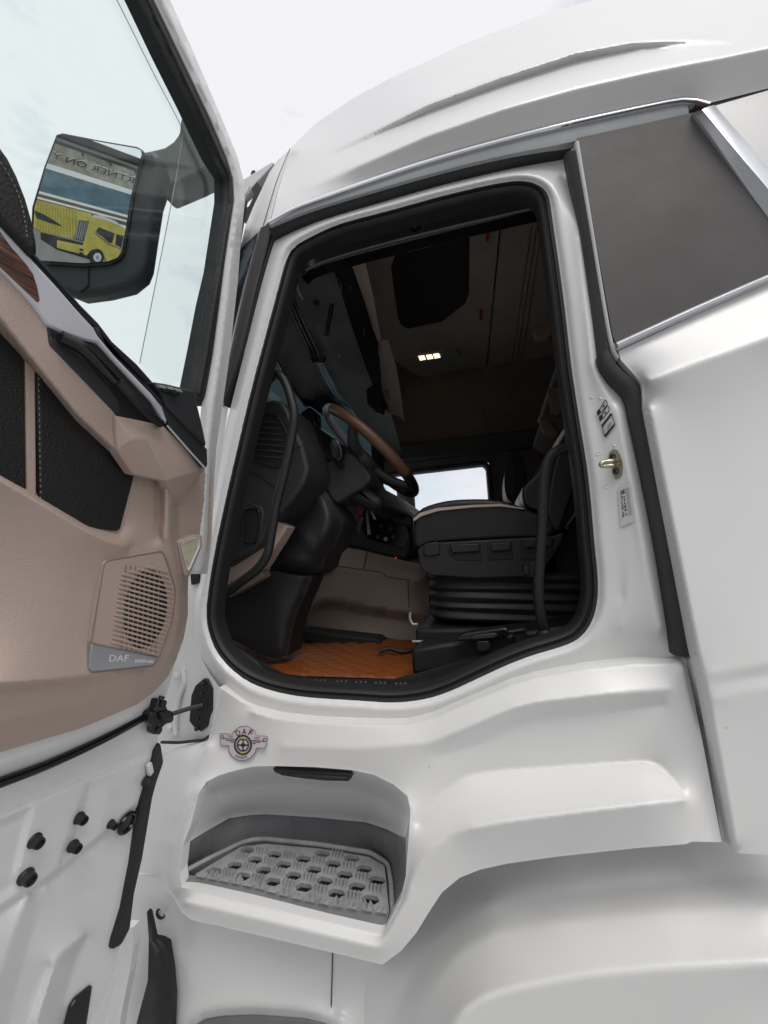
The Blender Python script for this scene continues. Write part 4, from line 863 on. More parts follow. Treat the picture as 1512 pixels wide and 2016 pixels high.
for a, b, y in ((624, 597, 0.36), (668, 700, 0.72)): disc('console_hook', P(a, b, y), (0.3, -1, -0.6), 0.012, 0.012, 'gloss_black', truck, ns=14)
prism('blind_catch', [(608, 700), (622, 694), (640, 700), (634, 712), (616, 716)], 0.70, 0.03, 'gloss_black', truck, bevel=0.006)
cav = sheet('shelf_cavity', [(652, 520, 0.30), (690, 514, 0.36), (716, 590, 0.65), (733, 645, 0.92), (746, 682, 1.0), (751, 760, 1.25), (752, 800, 1.42), (720, 725, 1.02), (690, 640, 0.66), (664, 560, 0.40)], 'pocket_dark', truck, step=10)
prism('shelf_lid', [(688, 512, 0.34), (702, 504, 0.34), (717, 512, 0.36), (734, 580, 0.58), (748, 660, 0.92), (744, 674, 0.94), (733, 645, 0.88), (716, 590, 0.62)], 0.4, 0.03, 'taupe', truck, bevel=0.004)
prism('shelf_lid', [(744, 682, 0.98), (750, 668, 0.98), (764, 668, 1.0), (780, 720, 1.2), (789, 776, 1.45), (795, 829, 1.7), (790, 822, 1.68), (780, 816, 1.64), (768, 813, 1.6), (756, 780, 1.4), (749, 755, 1.28)], 1.0, 0.03, 'taupe', truck, bevel=0.004)
prism('lid_latch', [(756, 768, 1.30), (763, 766, 1.30), (768, 785, 1.38), (761, 788, 1.38)], 1.3, 0.01, 'mid_dark', truck, bevel=0.002)
hel = []
for i in range(200):
    t = i/199; c = P(654-12*t, 598+66*t, 0.34+0.06*t); g = t*17*2*math.pi
    hel.append(c+Vector((math.cos(g)*0.0075, math.sin(g)*0.0075, 0)))
tube('coiled_cord', hel, 0.0022, 'gloss_black', truck, n=340, ns=6)
for (a, b, c_, d, y) in ((652, 545, 672, 575, 0.36), (668, 560, 690, 572, 0.42), (700, 640, 716, 660, 0.7)):
    tube('cable', [P(a, b, y), P((a+c_)/2+8, (b+d)/2-6, y-0.02), P(c_, d, y+0.03)], 0.004, 'dark_grey', truck, n=16, ns=6)
# trim under the roof rail
prism('rail_trim', [(598, 498), (640, 478), (800, 432), (960, 396), (1040, 384), (1062, 392), (1070, 408), (900, 448), (700, 500), (640, 517), (606, 530), (590, 545)], 0.12, 0.05, 'gloss_black', truck, bevel=0.006)
tube('rail_bead', [P(602, 532, 0.115), P(640, 514, 0.115), P(740, 484, 0.115), P(900, 444, 0.115), P(1074, 405, 0.115)], 0.0028, 'taupe_dark', truck, n=40, ns=6)
prism('coat_hook', [(804, 437), (824, 433), (826, 442), (816, 450), (808, 447)], 0.112, 0.01, 'gloss_black', truck, bevel=0.002)
# ceiling: hatch, lamp, markers, seams, bunk
prism('roof_hatch', [(770, 530), (778, 508), (800, 492), (890, 459), (915, 460), (924, 474), (923, 580), (917, 598), (872, 634), (802, 649), (788, 640), (783, 625)], ZC-0.012, -0.03, 'pocket_dark', truck, proj=PZ, bevel=0.01)
lamp = prism('ceiling_lamp', [(812, 700), (822, 694), (898, 689), (908, 700), (900, 709), (832, 716)], ZC-0.014, -0.02, 'silver_dark', truck, proj=PZ, bevel=0.004)
for a, b in ((831, 706), (846, 704), (860, 702)):
    prism('lamp_bulb', [(a-7, b-4), (a+4, b-5), (a+7, b+2), (a-4, b+4)], ZC-0.018, -0.006, 'led', lamp, proj=PZ, bevel=0.001)
for q in ([(957, 447), (963, 447), (962, 476), (956, 476)], [(944, 612), (950, 612), (949, 631), (943, 631)]):
    prism('red_reflector', q, ZC-0.008, -0.01, 'red', truck, proj=PZ, bevel=0.001)
for s in (((986, 436), (958, 722)), ((1046, 446), (1006, 722)), ((1056, 446), (1015, 722)), ((1066, 446), (1026, 722))):
    tube('ceiling_seam', [PZ(*s[0], ZC-0.002), PZ(*s[1], ZC-0.002)], 0.004, 'taupe_dark' if s[0][0] > 1000 else 'pocket_dark', truck, n=3, ns=6)
tube('bunk_rail', [P(1108, 694, 1.2), P(1062, 832, 1.2)], 0.012, 'silver_dark', truck, n=3, ns=8)
prism('bunk_base', [(1112, 690), (1066, 835), (1120, 870), (1180, 700)], 1.22, 0.5, 'headliner', truck, bevel=0.01)
prism('bunk_bracket', [(1078, 765), (1110, 757), (1118, 800), (1098, 818), (1086, 812)], 1.18, 0.04, 'taupe_dark', truck, bevel=0.005)
prism('bunk_bracket', [(1062, 826), (1078, 826), (1100, 850), (1092, 862), (1070, 852)], 1.18, 0.04, 'taupe_dark', truck, bevel=0.005)
prism('belt_guide', [(1050, 648), (1080, 640), (1096, 650), (1082, 662), (1056, 664)], 1.0, 0.05, 'taupe_dark', truck, bevel=0.005)

# ------------------------------------------------------------------ dashboard end with vent and cup pocket
dash = prism('dashboard', [(440, 1120), (470, 960), (498, 802), (515, 792), (535, 786), (554, 788), (566, 806), (577, 836), (594, 872), (607, 922), (599, 949), (575, 985), (553, 1010), (534, 1022), (511, 1075), (452, 1112)], 0.15, 0.20, 'dark_grey', truck, bevel=0.012, seg=3)
prism('dash_top', [(520, 792), (552, 786), (600, 880), (660, 912), (760, 985), (740, 1010), (620, 960)], 0.36, 1.2, 'black_plastic', dash, bevel=0.03)
VF = [(505, 818), (512, 815), (544, 817), (556, 835), (566, 855), (563, 885), (559, 909), (548, 920), (540, 920), (491, 902), (497, 860)]
prism('vent_recess', VF, 0.148, 0.01, 'pocket_dark', dash, bevel=0.002)
tube('vent_rim', [P(a, b, 0.147) for a, b in VF], 0.0028, 'black_plastic', dash, closed=True, n=60, ns=6, smooth=False)
for i in range(7):
    y = 829+i*11.2; xl = 507-i*1.4; xr = min(546+i*3.0, 560)
    a, b = P(xl, y, 0.143), P(xr, y+3+i*.6, 0.143); dn = Vector((0, 0.022, -0.006)); th = Vector((0, 0, 0.0028))
    mk('vent_slat', [a, b, b+dn, a+dn, a+th, b+th, b+dn+th, a+dn+th], [(0, 1, 2, 3), (7, 6, 5, 4), (0, 4, 5, 1), (1, 5, 6, 2), (2, 6, 7, 3), (3, 7, 4, 0)], 'mid_dark', dash, bevel=0.0008)
tube('dash_seam', [P(487, 926, 0.148), P(515, 940, 0.148), P(545, 962, 0.148)], 0.0014, 'pocket_dark', dash, n=12, ns=6)
tube('dash_seam', [P(577, 884, 0.148), P(594, 878, 0.15)], 0.0014, 'pocket_dark', dash, n=4, ns=6)
prism('dash_lower', [(470, 980), (515, 998), (519, 1010), (508, 1072), (500, 1082), (450, 1112), (448, 1100)], 0.146, 0.03, 'dark_grey', dash, bevel=0.004)
CP = [(482, 1006), (490, 1001), (504, 1003), (511, 1010), (510, 1040), (505, 1062), (497, 1068), (482, 1067), (476, 1058), (478, 1030)]
prism('cup_pocket', CP, 0.143, 0.01, 'pocket_dark', dash, bevel=0.001)
tube('pocket_ring', [P(a, b, 0.142) for a, b in CP], 0.0036, 'gloss_black', dash, closed=True, n=60, ns=8)
prism('dash_underside', [(450, 1112), (511, 1076), (534, 1022), (566, 1036), (548, 1066), (515, 1118), (450, 1148), (446, 1140)], 0.19, 0.06, 'taupe', dash, bevel=0.006)
prism('dash_kick_trim', [(446, 1150), (514, 1118), (520, 1136), (480, 1160), (448, 1175)], 0.25, 0.05, 'taupe_dark', dash, bevel=0.006)
tube('grab_handle', [P(500, 756, 0.11), P(516, 754, 0.10), P(527, 750, 0.09), P(535, 741, 0.085), P(546, 737, 0.08), P(560, 750, 0.08), P(573, 785, 0.08), P(579, 821, 0.08), P(572, 872, 0.08), P(558, 939, 0.08), P(545, 990, 0.08), P(533, 1057, 0.08), P(526, 1092, 0.08), P(508, 1119, 0.085), P(478, 1143, 0.09), P(436, 1176, 0.10)], 0.0135, 'black_plastic', truck, n=110, ns=14)
# steering column shroud and pedal cover
shroud = sheet('column_shroud', [(601, 949, 0.36), (620, 952, 0.34), (640, 965, 0.33), (660, 1000, 0.33), (677, 1027, 0.36), (672, 1048, 0.38), (660, 1074, 0.38), (643, 1091, 0.38), (634, 1121, 0.40), (612, 1134, 0.40), (589, 1134, 0.38), (550, 1126, 0.36), (524, 1117, 0.36), (548, 1064, 0.34), (568, 1020, 0.34), (590, 975, 0.35)], 'dark_grey', truck, step=7, soft=4, skirt=0.15,
      creases=[[(608, 955, 0.31), (640, 985, 0.27), (650, 1020, 0.265), (640, 1062, 0.27)], [(575, 1030, 0.30), (600, 1060, 0.27), (625, 1085, 0.28)], [(545, 1090, 0.31), (585, 1110, 0.29), (615, 1112, 0.31)]])
tube('shroud_seam', [on(shroud, 567, 1034, 0.0005), on(shroud, 590, 1052, 0.0005), on(shroud, 615, 1068, 0.0005), on(shroud, 634, 1080, 0.0005)], 0.0012, 'pocket_dark', truck, n=20, ns=5)
sheet('pedal_cover', [(440, 1180, 0.30), (480, 1165, 0.30), (524, 1121, 0.30), (590, 1134, 0.32), (616, 1133, 0.36), (604, 1165, 0.36), (590, 1195, 0.35), (579, 1226, 0.34), (571, 1262, 0.33), (567, 1290, 0.32), (540, 1297, 0.29), (520, 1290, 0.28), (434, 1248, 0.26)], 'black_plastic', truck, step=8, soft=3, skirt=0.10,
      creases=[[(600, 1140, 0.33), (585, 1180, 0.32), (565, 1230, 0.305), (555, 1292, 0.29)], [(560, 1140, 0.31), (548, 1200, 0.295), (540, 1290, 0.285)]])
# column head, stalk, wheel
WC = Vector((-0.42, 0.48, 0.38)); WU = Vector((math.cos(math.radians(44)), 0, -math.sin(math.radians(44)))); _wn = Vector((math.sin(math.radians(44)), 0, math.cos(math.radians(44))))
WV = Vector((0, 1, 0))*math.cos(math.radians(-12))+_wn*math.sin(math.radians(-12)); WN = WU.cross(WV); WN = WN if WN.z > 0 else -WN
prism('column_head', [(634, 950), (636, 915), (650, 905), (687, 888), (700, 900), (716, 916), (731, 936), (728, 948), (712, 962), (690, 974), (664, 992), (652, 985)], 0.33, 0.18, 'dark_grey', truck, bevel=0.015, seg=3)
sw = tube('steering_wheel', [WC+(WU*math.cos(g)+WV*math.sin(g))*0.225 for g in np.linspace(math.radians(180-50), math.radians(180+50), 16)], 0.0175, 'silver', truck, n=24, ns=14)
for s in (-1, 1):
    tube('rim_grip', [WC+(WU*math.cos(g)+WV*math.sin(g))*0.225 for g in np.linspace(s*math.radians(130), s*math.radians(32), 30)], 0.0195, 'wheel_brown', sw, n=50, ns=14)
tube('rim_base', [WC+(WU*math.cos(g)+WV*math.sin(g))*0.225 for g in np.linspace(math.radians(-32), math.radians(32), 20)], 0.0185, 'leather_seat', sw, n=40, ns=14)
disc('wheel_hub', WC-WN*0.07, WN, 0.075, 0.05, 'dark_grey', sw, ns=28)
for g in (-100, 100, 0):
    a = math.radians(g); d = WU*math.cos(a)+WV*math.sin(a)
    tube('spoke', [WC-WN*0.045+d*0.04, WC-WN*0.035+d*0.13, WC+d*0.215], 0.018, 'mid_dark' if g else 'black_plastic', sw, n=20, ns=10, radii=[0.028, 0.022, 0.013])
tube('steering_shaft', [WC-WN*0.05, WC-WN*0.20], 0.055, 'black_plastic', sw, n=8, ns=18)
prism('stalk_switch', [(646, 872), (651, 863), (660, 861), (668, 870), (673, 885), (674, 900), (664, 910), (652, 900)], 0.27, 0.03, 'gloss_black', truck, bevel=0.006, seg=3)
prism('stalk_switch_face', [(652, 866), (660, 864), (667, 874), (662, 882), (656, 878)], 0.268, 0.006, 'dark_grey', truck, bevel=0.002)
tube('stalk', [P(660, 900, 0.29), P(672, 918, 0.33), P(690, 930, 0.38)], 0.012, 'black_plastic', truck, n=14, ns=10)
# camera pod and grille high on the windscreen
prism('screen_pod', [(590, 812), (608, 800), (622, 812), (622, 842), (604, 850), (591, 842)], 1.0, 0.08, 'gloss_black', truck, bevel=0.012)
prism('speaker_pod', [(605, 795), (640, 778), (668, 795), (664, 812), (628, 812)], 1.2, 0.06, 'dark_grey', truck, bevel=0.008)
# centre console with switches, keys hanging from the ignition
con = prism('centre_console', [(680, 985), (700, 970), (735, 965), (765, 1000), (770, 1020), (800, 1025), (812, 1050), (811, 1085), (800, 1105), (760, 1098), (700, 1082), (665, 1074)], 0.85, 0.35, 'black_plastic', truck, bevel=0.02, seg=3)
prism('console_panel', [(718, 1008), (800, 1034), (806, 1056), (795, 1080), (725, 1062), (708, 1040)], 0.846, 0.01, 'gloss_black', con, bevel=0.002)
for a, b, m_ in ((728, 1048, 'red'), (745, 1058, 'dark_grey'), (760, 1062, 'silver_dark'), (776, 1058, 'dark_grey'), (752, 1036, 'dark_grey'), (770, 1042, 'dark_grey')):
    disc('knob', P(a, b, 0.844), (0, -1, 0.2), 0.010, 0.012, m_, con, ns=16)
disc('console_light', P(779, 1098, 0.848), (0, -1, 0), 0.003, 0.002, 'red_led', con, ns=10)
prism('console_tray', [(765, 1010), (790, 1004), (812, 1018), (812, 1040), (775, 1030)], 0.80, 0.2, 'black_plastic', con, bevel=0.01)
keys = thing('key_bunch', 'bunch of keys with a red tag hanging under the steering column', 'keys', tuple(P(722, 995, 0.60)))
tube('key_ring', [P(722+5*math.cos(g), 995+6*math.sin(g), 0.60) for g in np.linspace(0, 6.28, 14)[:-1]], 0.0014, 'key_metal', keys, closed=True, n=24, ns=6)
for a, b, c_, d, w, m_ in ((716, 1002, 704, 1048, 3.2, 'key_metal'), (722, 1004, 726, 1052, 3.0, 'key_metal'), (728, 998, 738, 1022, 2.6, 'key_metal'), (720, 1000, 712, 1018, 4, 'gloss_black')):
    prism('key', [(a-w/2, b), (a+w/2, b), (c_+w, d), (c_-w, d+1)], 0.60, 0.002, m_, keys, bevel=0.0005)
prism('key_tag', [(712, 990), (717, 992), (708, 1020), (700, 1026), (702, 1014)], 0.595, 0.004, 'red', keys, bevel=0.001)
# engine tunnel
tun = sheet('engine_tunnel', [(588, 1238, 0.80), (598, 1190, 0.80), (612, 1130, 0.82), (640, 1092, 0.84), (672, 1076, 0.86), (720, 1084, 0.86), (812, 1108, 0.86), (840, 1116, 0.86), (850, 1262, 0.74), (800, 1262, 0.72), (740, 1252, 0.72), (680, 1242, 0.74), (640, 1236, 0.76)], 'taupe_dark', truck, step=10, soft=2, skirt=0.1,
      creases=[[(600, 1222, 0.76), (612, 1196, 0.75), (630, 1184, 0.74), (660, 1180, 0.74), (720, 1196, 0.74), (840, 1214, 0.74)], [(606, 1222, 0.80), (618, 1204, 0.80), (640, 1196, 0.80), (720, 1208, 0.79), (842, 1228, 0.78)], [(635, 1110, 0.80), (700, 1122, 0.79), (840, 1140, 0.78)]])
for l in (((662, 1114), (715, 1122), (722, 1086)), ((715, 1122), (750, 1126), (762, 1136), (806, 1142)), ((803, 1142), (806, 1210))):
    tube('tunnel_seam', [on(tun, a, b, 0.001) for a, b in l], 0.0018, 'pocket_dark', truck, n=14, ns=5, smooth=False)
prism('tunnel_switch', [(626, 1118), (650, 1106), (654, 1112), (648, 1124), (630, 1130)], 0.78, 0.02, 'taupe_dark', truck, bevel=0.003)
# strap lying on the floor
tube('floor_strap', [PZ(745, 1284, FLZ+0.02), PZ(765, 1277, FLZ+0.03), PZ(790, 1283, FLZ+0.02), PZ(815, 1280, FLZ+0.02)], 0.008, 'black_plastic', truck, n=20, ns=8)
# pedals in the dark footwell
prism('pedal', [(585, 1240), (740, 1258), (752, 1266), (750, 1290), (700, 1288), (590, 1262)], 0.62, 0.1, 'pocket_dark', truck, bevel=0.01)

# ------------------------------------------------------------------ sill plate
sill = sheet('sill_plate', [(432, 1240, 0.24), (480, 1280, 0.20), (520, 1306, 0.19), (560, 1326, 0.18), (640, 1337, 0.18), (770, 1337, 0.18), (810, 1328, 0.18), (870, 1312, 0.18), (930, 1292, 0.18), (1000, 1270, 0.18), (1060, 1256, 0.18), (1150, 1225, 0.18), (1150, 1238, 0.06), (1128, 1252, 0.05), (1095, 1266, 0.05), (1050, 1279, 0.05), (1000, 1298, 0.05), (935, 1327, 0.05), (886, 1349, 0.05), (840, 1364, 0.05), (780, 1371, 0.05), (704, 1367, 0.05), (602, 1360, 0.05), (540, 1347, 0.05), (492, 1328, 0.05), (452, 1298, 0.05), (428, 1266, 0.06), (420, 1240, 0.08)], 'black_plastic', truck, step=9, soft=1,
      creases=[[(512, 1330, 0.09), (560, 1345, 0.09), (640, 1352, 0.09), (760, 1357, 0.09), (826, 1352, 0.09)]])
for i in range(9):
    t = i/8; a = (446+30*t, 1262+22*t); b = (478+48*t, 1290+28*t)
    a, b = (442+i*7.5, 1256+i*5.5), (462+i*8.0, 1286+i*5.0)
    tube('sill_rib', [on(sill, *a, 0.001), on(sill, (a[0]+b[0])/2, (a[1]+b[1])/2, 0.001), on(sill, *b, 0.001)], 0.0022, 'mid_dark', truck, n=6, ns=6)
for gx in (548, 592, 634, 676, 714, 752, 792):
    for i in range(6):
        p = on(sill, gx-12+(i % 3)*9, 1338+(gx-548)*0.04+(i//3)*5, 0.0)
        disc('sill_stud', p, (0, -0.5, 1), 0.0042, 0.004, 'mid_dark', truck, ns=8)
# ------------------------------------------------------------------ driver's seat
cush = [(812, 1060), (812, 1030), (818, 1012), (834, 998), (875, 986), (923, 982), (983, 984), (1034, 1000), (1066, 1012), (1095, 1024), (1092, 1052), (1070, 1058), (970, 1062), (850, 1070), (824, 1082), (816, 1076)]
seat = prism('driver_seat', [(821, 1085), (828, 1074), (850, 1068), (980, 1061), (1090, 1055), (1104, 1048), (1112, 1050), (1106, 1070), (1088, 1098), (1070, 1122), (1050, 1136), (939, 1140), (850, 1134), (828, 1122)], 0.30, 0.46, 'black_plastic', truck, bevel=0.012, seg=3)
prism('cushion', cush, 0.295, 0.47, 'leather_seat', seat, bevel=0.03, seg=5, smooth_pts=60)
prism('cushion_piping', [(813, 1022), (826, 1010), (860, 1000), (930, 994), (985, 992), (1030, 1000), (1034, 1003), (985, 997), (930, 999), (862, 1006), (830, 1016), (815, 1026)], 0.286, 0.03, 'taupe', seat, bevel=0.001)
for i in range(16):
    a = 838+i*10; yy = np.interp(a, [838, 875, 923, 983, 1000], [998, 988, 984, 986, 990])
    tube('quilt_seam', [P(a, yy+3, 0.30), P(a+4, yy-1.5, 0.36)], 0.0012, 'pocket_dark', seat, n=4, ns=5)
for q in ([(880, 1074), (946, 1070), (948, 1104), (900, 1103), (884, 1092)], [(959, 1070), (1008, 1067), (1010, 1101), (961, 1103)], [(1024, 1066), (1092, 1060), (1088, 1088), (1074, 1100), (1026, 1102)]):
    prism('control_recess', q, 0.297, 0.006, 'pocket_dark', seat, bevel=0.002)
    xs = [p[0] for p in q]; x0, x1 = min(xs), max(xs); y0 = min(p[1] for p in q)
    prism('seat_lever', [(x0+5, y0+2), (x1-4, y0), (x1-5, y0+16), (x0+10, y0+19)], 0.290, 0.01, 'black_plastic', seat, bevel=0.003)
prism('seat_lever', [(834, 1070), (862, 1066), (867, 1092), (840, 1096), (833, 1090)], 0.292, 0.01, 'black_plastic', seat, bevel=0.004)
prism('switch_plate', [(1028, 1109), (1072, 1107), (1072, 1136), (1030, 1137)], 0.296, 0.004, 'gloss_black', seat, bevel=0.001)
for a in (1036, 1050): prism('seat_switch', [(a-5, 1113), (a+5, 1112), (a+5, 1131), (a-5, 1132)], 0.294, 0.003, 'dark_grey', seat, bevel=0.001)
def bellows():
    vs, fs = [], []; n = 11; per = 28; x0, x1, y0, y1 = -0.215, 0.34, 0.33, 0.72
    for i in range(n):
        t = i/(n-1); o = 0.016 if i % 2 else -0.004
        z = -0.085-0.155*t
        for k in range(per):
            g = 2*math.pi*(k+0.5)/per; c, s = math.cos(g), math.sin(g); e = 4.5
            ux = math.copysign(abs(c)**(2/e), c); uy = math.copysign(abs(s)**(2/e), s)
            vs.append(((x0+x1)/2+ux*((x1-x0)/2+o), (y0+y1)/2+uy*((y1-y0)/2+o), z-0.012*ux+0.004*math.sin(i*2.1+ux*3)))
    for i in range(n-1):
        for k in range(per): fs.append((i*per+k, (i+1)*per+k, (i+1)*per+(k+1) % per, i*per+(k+1) % per))
    o = mk('bellows', vs, fs, 'black_plastic', seat, angle=70)
    m_ = o.modifiers.new('s', 'SUBSURF'); m_.levels = 2; m_.render_levels = 2
bellows()
box('seat_foot', (-0.25, 0.30, -0.335), (0.36, 0.74, -0.245), 'black_plastic', seat, bevel=0.012)
tube('seat_rail_bar', [P(812, 1263, 0.29), P(880, 1262, 0.29), P(960, 1258, 0.29)], 0.004, 'silver_dark', seat, n=8, ns=6)
tube('seat_release', [P(808, 1206, 0.28), P(807, 1216, 0.28), P(812, 1228, 0.28), P(822, 1229, 0.28)], 0.004, 'silver_dark', seat, n=14, ns=6)
prism('seat_plinth', [(810, 1284), (818, 1277), (870, 1268), (939, 1258), (1060, 1240), (1150, 1225), (1150, 1240), (1090, 1262), (1000, 1285), (920, 1308), (860, 1322), (812, 1330)], 0.19, 0.2, 'black_plastic', seat, bevel=0.01)
bk = [(1028, 970), (1032, 955), (1050, 938), (1062, 920), (1077, 890), (1098, 858), (1124, 826), (1160, 800), (1200, 850), (1190, 1000), (1130, 1030), (1096, 1052), (1092, 1020), (1060, 1008), (1034, 996)]
prism('backrest', bk, 0.32, 0.42, 'leather_seat', seat, bevel=0.03, seg=5, smooth_pts=60)
prism('backrest_bolster', [(1086, 1030), (1078, 1000), (1086, 940), (1100, 890), (1128, 838), (1150, 850), (1140, 930), (1118, 1000), (1100, 1046)], 0.29, 0.05, 'leather', seat, bevel=0.012, seg=3, smooth_pts=40)
tube('backrest_piping', [P(1084, 897, 0.305), P(1098, 872, 0.305), P(1112, 850, 0.305), P(1126, 833, 0.305)], 0.007, 'taupe', seat, n=16, ns=8)
tube('backrest_seam', [P(1084, 960, 0.31), P(1088, 990, 0.305), P(1092, 1005, 0.30), P(1088, 1022, 0.30)], 0.0022, 'silver_dark', seat, n=16, ns=6)
prism('recliner_lever', [(1110, 1040), (1138, 1000), (1144, 1004), (1120, 1046)], 0.28, 0.02, 'gloss_black', seat, bevel=0.004)
prism('side_cover', [(1090, 1056), (1112, 1046), (1150, 1000), (1200, 1000), (1200, 1240), (1100, 1240)], 0.36, 0.3, 'pocket_dark', seat, bevel=0.01)
tube('grab_handle', [P(1150, 866, 0.12), P(1124, 876, 0.11), P(1104, 884, 0.10), P(1086, 896, 0.095), P(1076, 916, 0.095), P(1070, 958, 0.095), P(1067, 1034, 0.095), P(1063, 1097, 0.095), P(1060, 1161, 0.095), P(1064, 1209, 0.10), P(1073, 1246, 0.105)], 0.0125, 'black_plastic', truck, n=90, ns=14)
disc('handle_foot', P(1074, 1258, 0.105), (-0.1, 0, 1), 0.020, 0.022, 'black_plastic', truck, ns=20, prof=[(0, .022), (.014, .022), (.018, .016), (.02, .0)])
# passenger seat
ps = prism('passenger_seat', [(996, 975), (993, 935), (1000, 905), (1008, 890), (1020, 886), (1034, 920), (1040, 975), (1030, 992), (1012, 992)], 1.42, 0.45, 'leather', truck, bevel=0.008, seg=3, smooth_pts=30)
prism('lit_seat_face', [(998, 970), (996, 938), (1003, 908), (1009, 900), (1014, 930), (1016, 975), (1009, 984)], 1.415, 0.03, 'mid_dark', ps, bevel=0.004)  # lighter grey piece: daylight on this side of the seat, put into its colour
# ------------------------------------------------------------------ loose things in the cab
def quilted():
    nx, ny = 110, 90; vs, fs = [], []
    for j in range(ny):
        for i in range(nx):
            x = -0.98+0.80*i/(nx-1); y = 0.215+0.47*j/(ny-1)
            u = (x*0.8+y)/0.062; v = (x*0.8-y)/0.062
            h = min(abs(u-round(u)), abs(v-round(v)))
            z = FLZ+0.006+0.0045*min(1, h*4.5)+0.004*math.sin(x*9)*math.sin(y*11)
            if j == 0: z = FLZ+0.003
            vs.append((x, y, z))
    for j in range(ny-1):
        for i in range(nx-1): a = j*nx+i; fs.append((a, a+1, a+nx+1, a+nx))
    return mk('floor_mat', vs, fs, 'mat_orange', None, angle=60)
tag(quilted(), 'orange quilted leather mat on the cab floor below the pedals', 'floor mat')
rc = thing('remote_handset', 'black remote handset lying in its holder beside the driver seat', 'remote control', tuple(P(960, 1270, 0.16)))
prism('handset_body', [(896, 1258), (902, 1252), (918, 1246), (990, 1236), (1000, 1237), (1004, 1252), (990, 1256), (925, 1262), (902, 1263)], 0.15, 0.035, 'gloss_black', rc, bevel=0.005, seg=3)
prism('handset_grip', [(930, 1252), (974, 1246), (980, 1250), (972, 1256), (930, 1260)], 0.147, 0.006, 'dark_grey', rc, bevel=0.002)
tube('cable_boot', [P(1000, 1245, 0.16), P(1016, 1243, 0.16), P(1030, 1240, 0.16)], 0.006, 'black_plastic', rc, n=10, ns=10)
prism('handset_cradle', [(938, 1262), (962, 1262), (966, 1276), (956, 1284), (940, 1282)], 0.15, 0.03, 'black_plastic', rc, bevel=0.003)
prism('handset_clip', [(1010, 1246), (1034, 1236), (1040, 1262), (1016, 1266)], 0.16, 0.03, 'black_plastic', rc, bevel=0.003)
# ================================================================== lettering and labels
_sp = [on(rocker, *q, 0.0) for q in ((440, 1458), (516, 1464), (478, 1432), (476, 1492))]; _sc = sum(_sp, Vector())/4
_sn = (_sp[1]-_sp[0]).cross(_sp[2]-_sp[3]).normalized(); _sn = _sn if _sn.y < 0 else -_sn
_so = max((q-_sc).dot(_sn) for q in [on(rocker, 432+a*12, 1430+b*11, 0.0) for a in range(9) for b in range(7)])
def on_plane(px, py, lift):
    d = Vector(ray(px, py)); c = Vector(CAM); return c+d*(((_sc-c).dot(_sn)+_so+lift)/d.dot(_sn))
def onx(surf, px, py, lift): return on_plane(px, py, lift) if surf is rocker else on(surf, px, py, lift)
def sk(a, b): return 410+a/10.08, 1400+b/10.08
def flat(name, pts, mat, parent, surf, lift, th=0.0006):
    f = [onx(surf, a, b, lift) for a, b in pts]; n = Vector((0, 0, 0))
    for i in range(len(f)): n += (f[i]-f[0]).cross(f[(i+1) % len(f)]-f[0])
    n.normalize(); d = (Vector(CAM)-f[0]); n = n if n.dot(d) > 0 else -n
    bk = [v-n*th for v in f]; k = len(f)
    return mk(name, f+bk, [tuple(range(k)), tuple(range(2*k-1, k-1, -1))]+[(i, i+k, (i+1) % k+k, (i+1) % k) for i in range(k)], mat, parent, smooth=False)
def arc(cx_, cy_, r, a0, a1, n=16, ry=None): return [(cx_+r*math.cos(math.radians(g)), cy_+(ry or r)*math.sin(math.radians(g))) for g in np.linspace(a0, a1, n)]
OUT = [(222, 470), (235, 445), (262, 437), (470, 452)]+arc(715, 560, 262, 205, 330, 14)+[(950, 487), (1150, 492), (1178, 505), (1185, 535), (1140, 715), (1120, 738), (1095, 742), (960, 735)]+arc(672, 700, 285, 15, 165, 18)+[(410, 692), (265, 688), (243, 680), (235, 660)]
OUT2 = [(230, 478), (243, 455), (265, 447), (474, 463)]+arc(715, 562, 252, 205, 330, 14)+[(946, 497), (1148, 502), (1168, 512), (1174, 535), (1131, 712), (1113, 728), (1095, 732), (954, 726)]+arc(672, 700, 274, 15, 165, 18)+[(418, 683), (265, 679), (251, 672), (245, 655)]
st = flat('sticker', [sk(*q) for q in [(a+(a-700)*0.012, b+(b-640)*0.02) for a, b in OUT]], 'print_white', truck, rocker, 0.0006); st['label'] = 'winged pink club sticker with a steering wheel and lettering'
flat('sticker_border', [sk(*q) for q in OUT], 'print_black', st, rocker, 0.0016)
flat('sticker_ground', [sk(*q) for q in OUT2], 'sticker_base', st, rocker, 0.0022)
def ringm(name, cx_, cy_, ro, ri, ryo, ryi, mat, lift):
    n = 40; o = [on_plane(*sk(*q), lift) for q in arc(cx_, cy_, ro, 0, 360, n+1, ryo)[:-1]]; i_ = [on_plane(*sk(*q), lift) for q in arc(cx_, cy_, ri, 0, 360, n+1, ryi)[:-1]]
    mk(name, o+i_, [(k, (k+1) % n, (k+1) % n+n, k+n) for k in range(n)], mat, st, smooth=False)
flat('sticker_gold', [sk(*q) for q in arc(688, 672, 170, 0, 360, 30, 190)[:-1]], 'sticker_base', st, rocker, 0.0025)
ringm('sticker_ring', 688, 672, 180, 145, 202, 168, 'print_black', 0.0030)
ringm('sticker_ring', 688, 672, 132, 126, 152, 146, 'print_black', 0.0030)
ringm('sticker_ring', 688, 672, 118, 96, 132, 108, 'print_black', 0.0032)
flat('sticker_gold', [sk(*q) for q in ((645, 525), (690, 508), (738, 525), (735, 555), (690, 545), (650, 555))], 'print_gold', st, rocker, 0.0034)
flat('sticker_gold', [sk(*q) for q in ((600, 795), (680, 808), (748, 800), (720, 830), (680, 842), (640, 832))], 'print_gold', st, rocker, 0.0034)
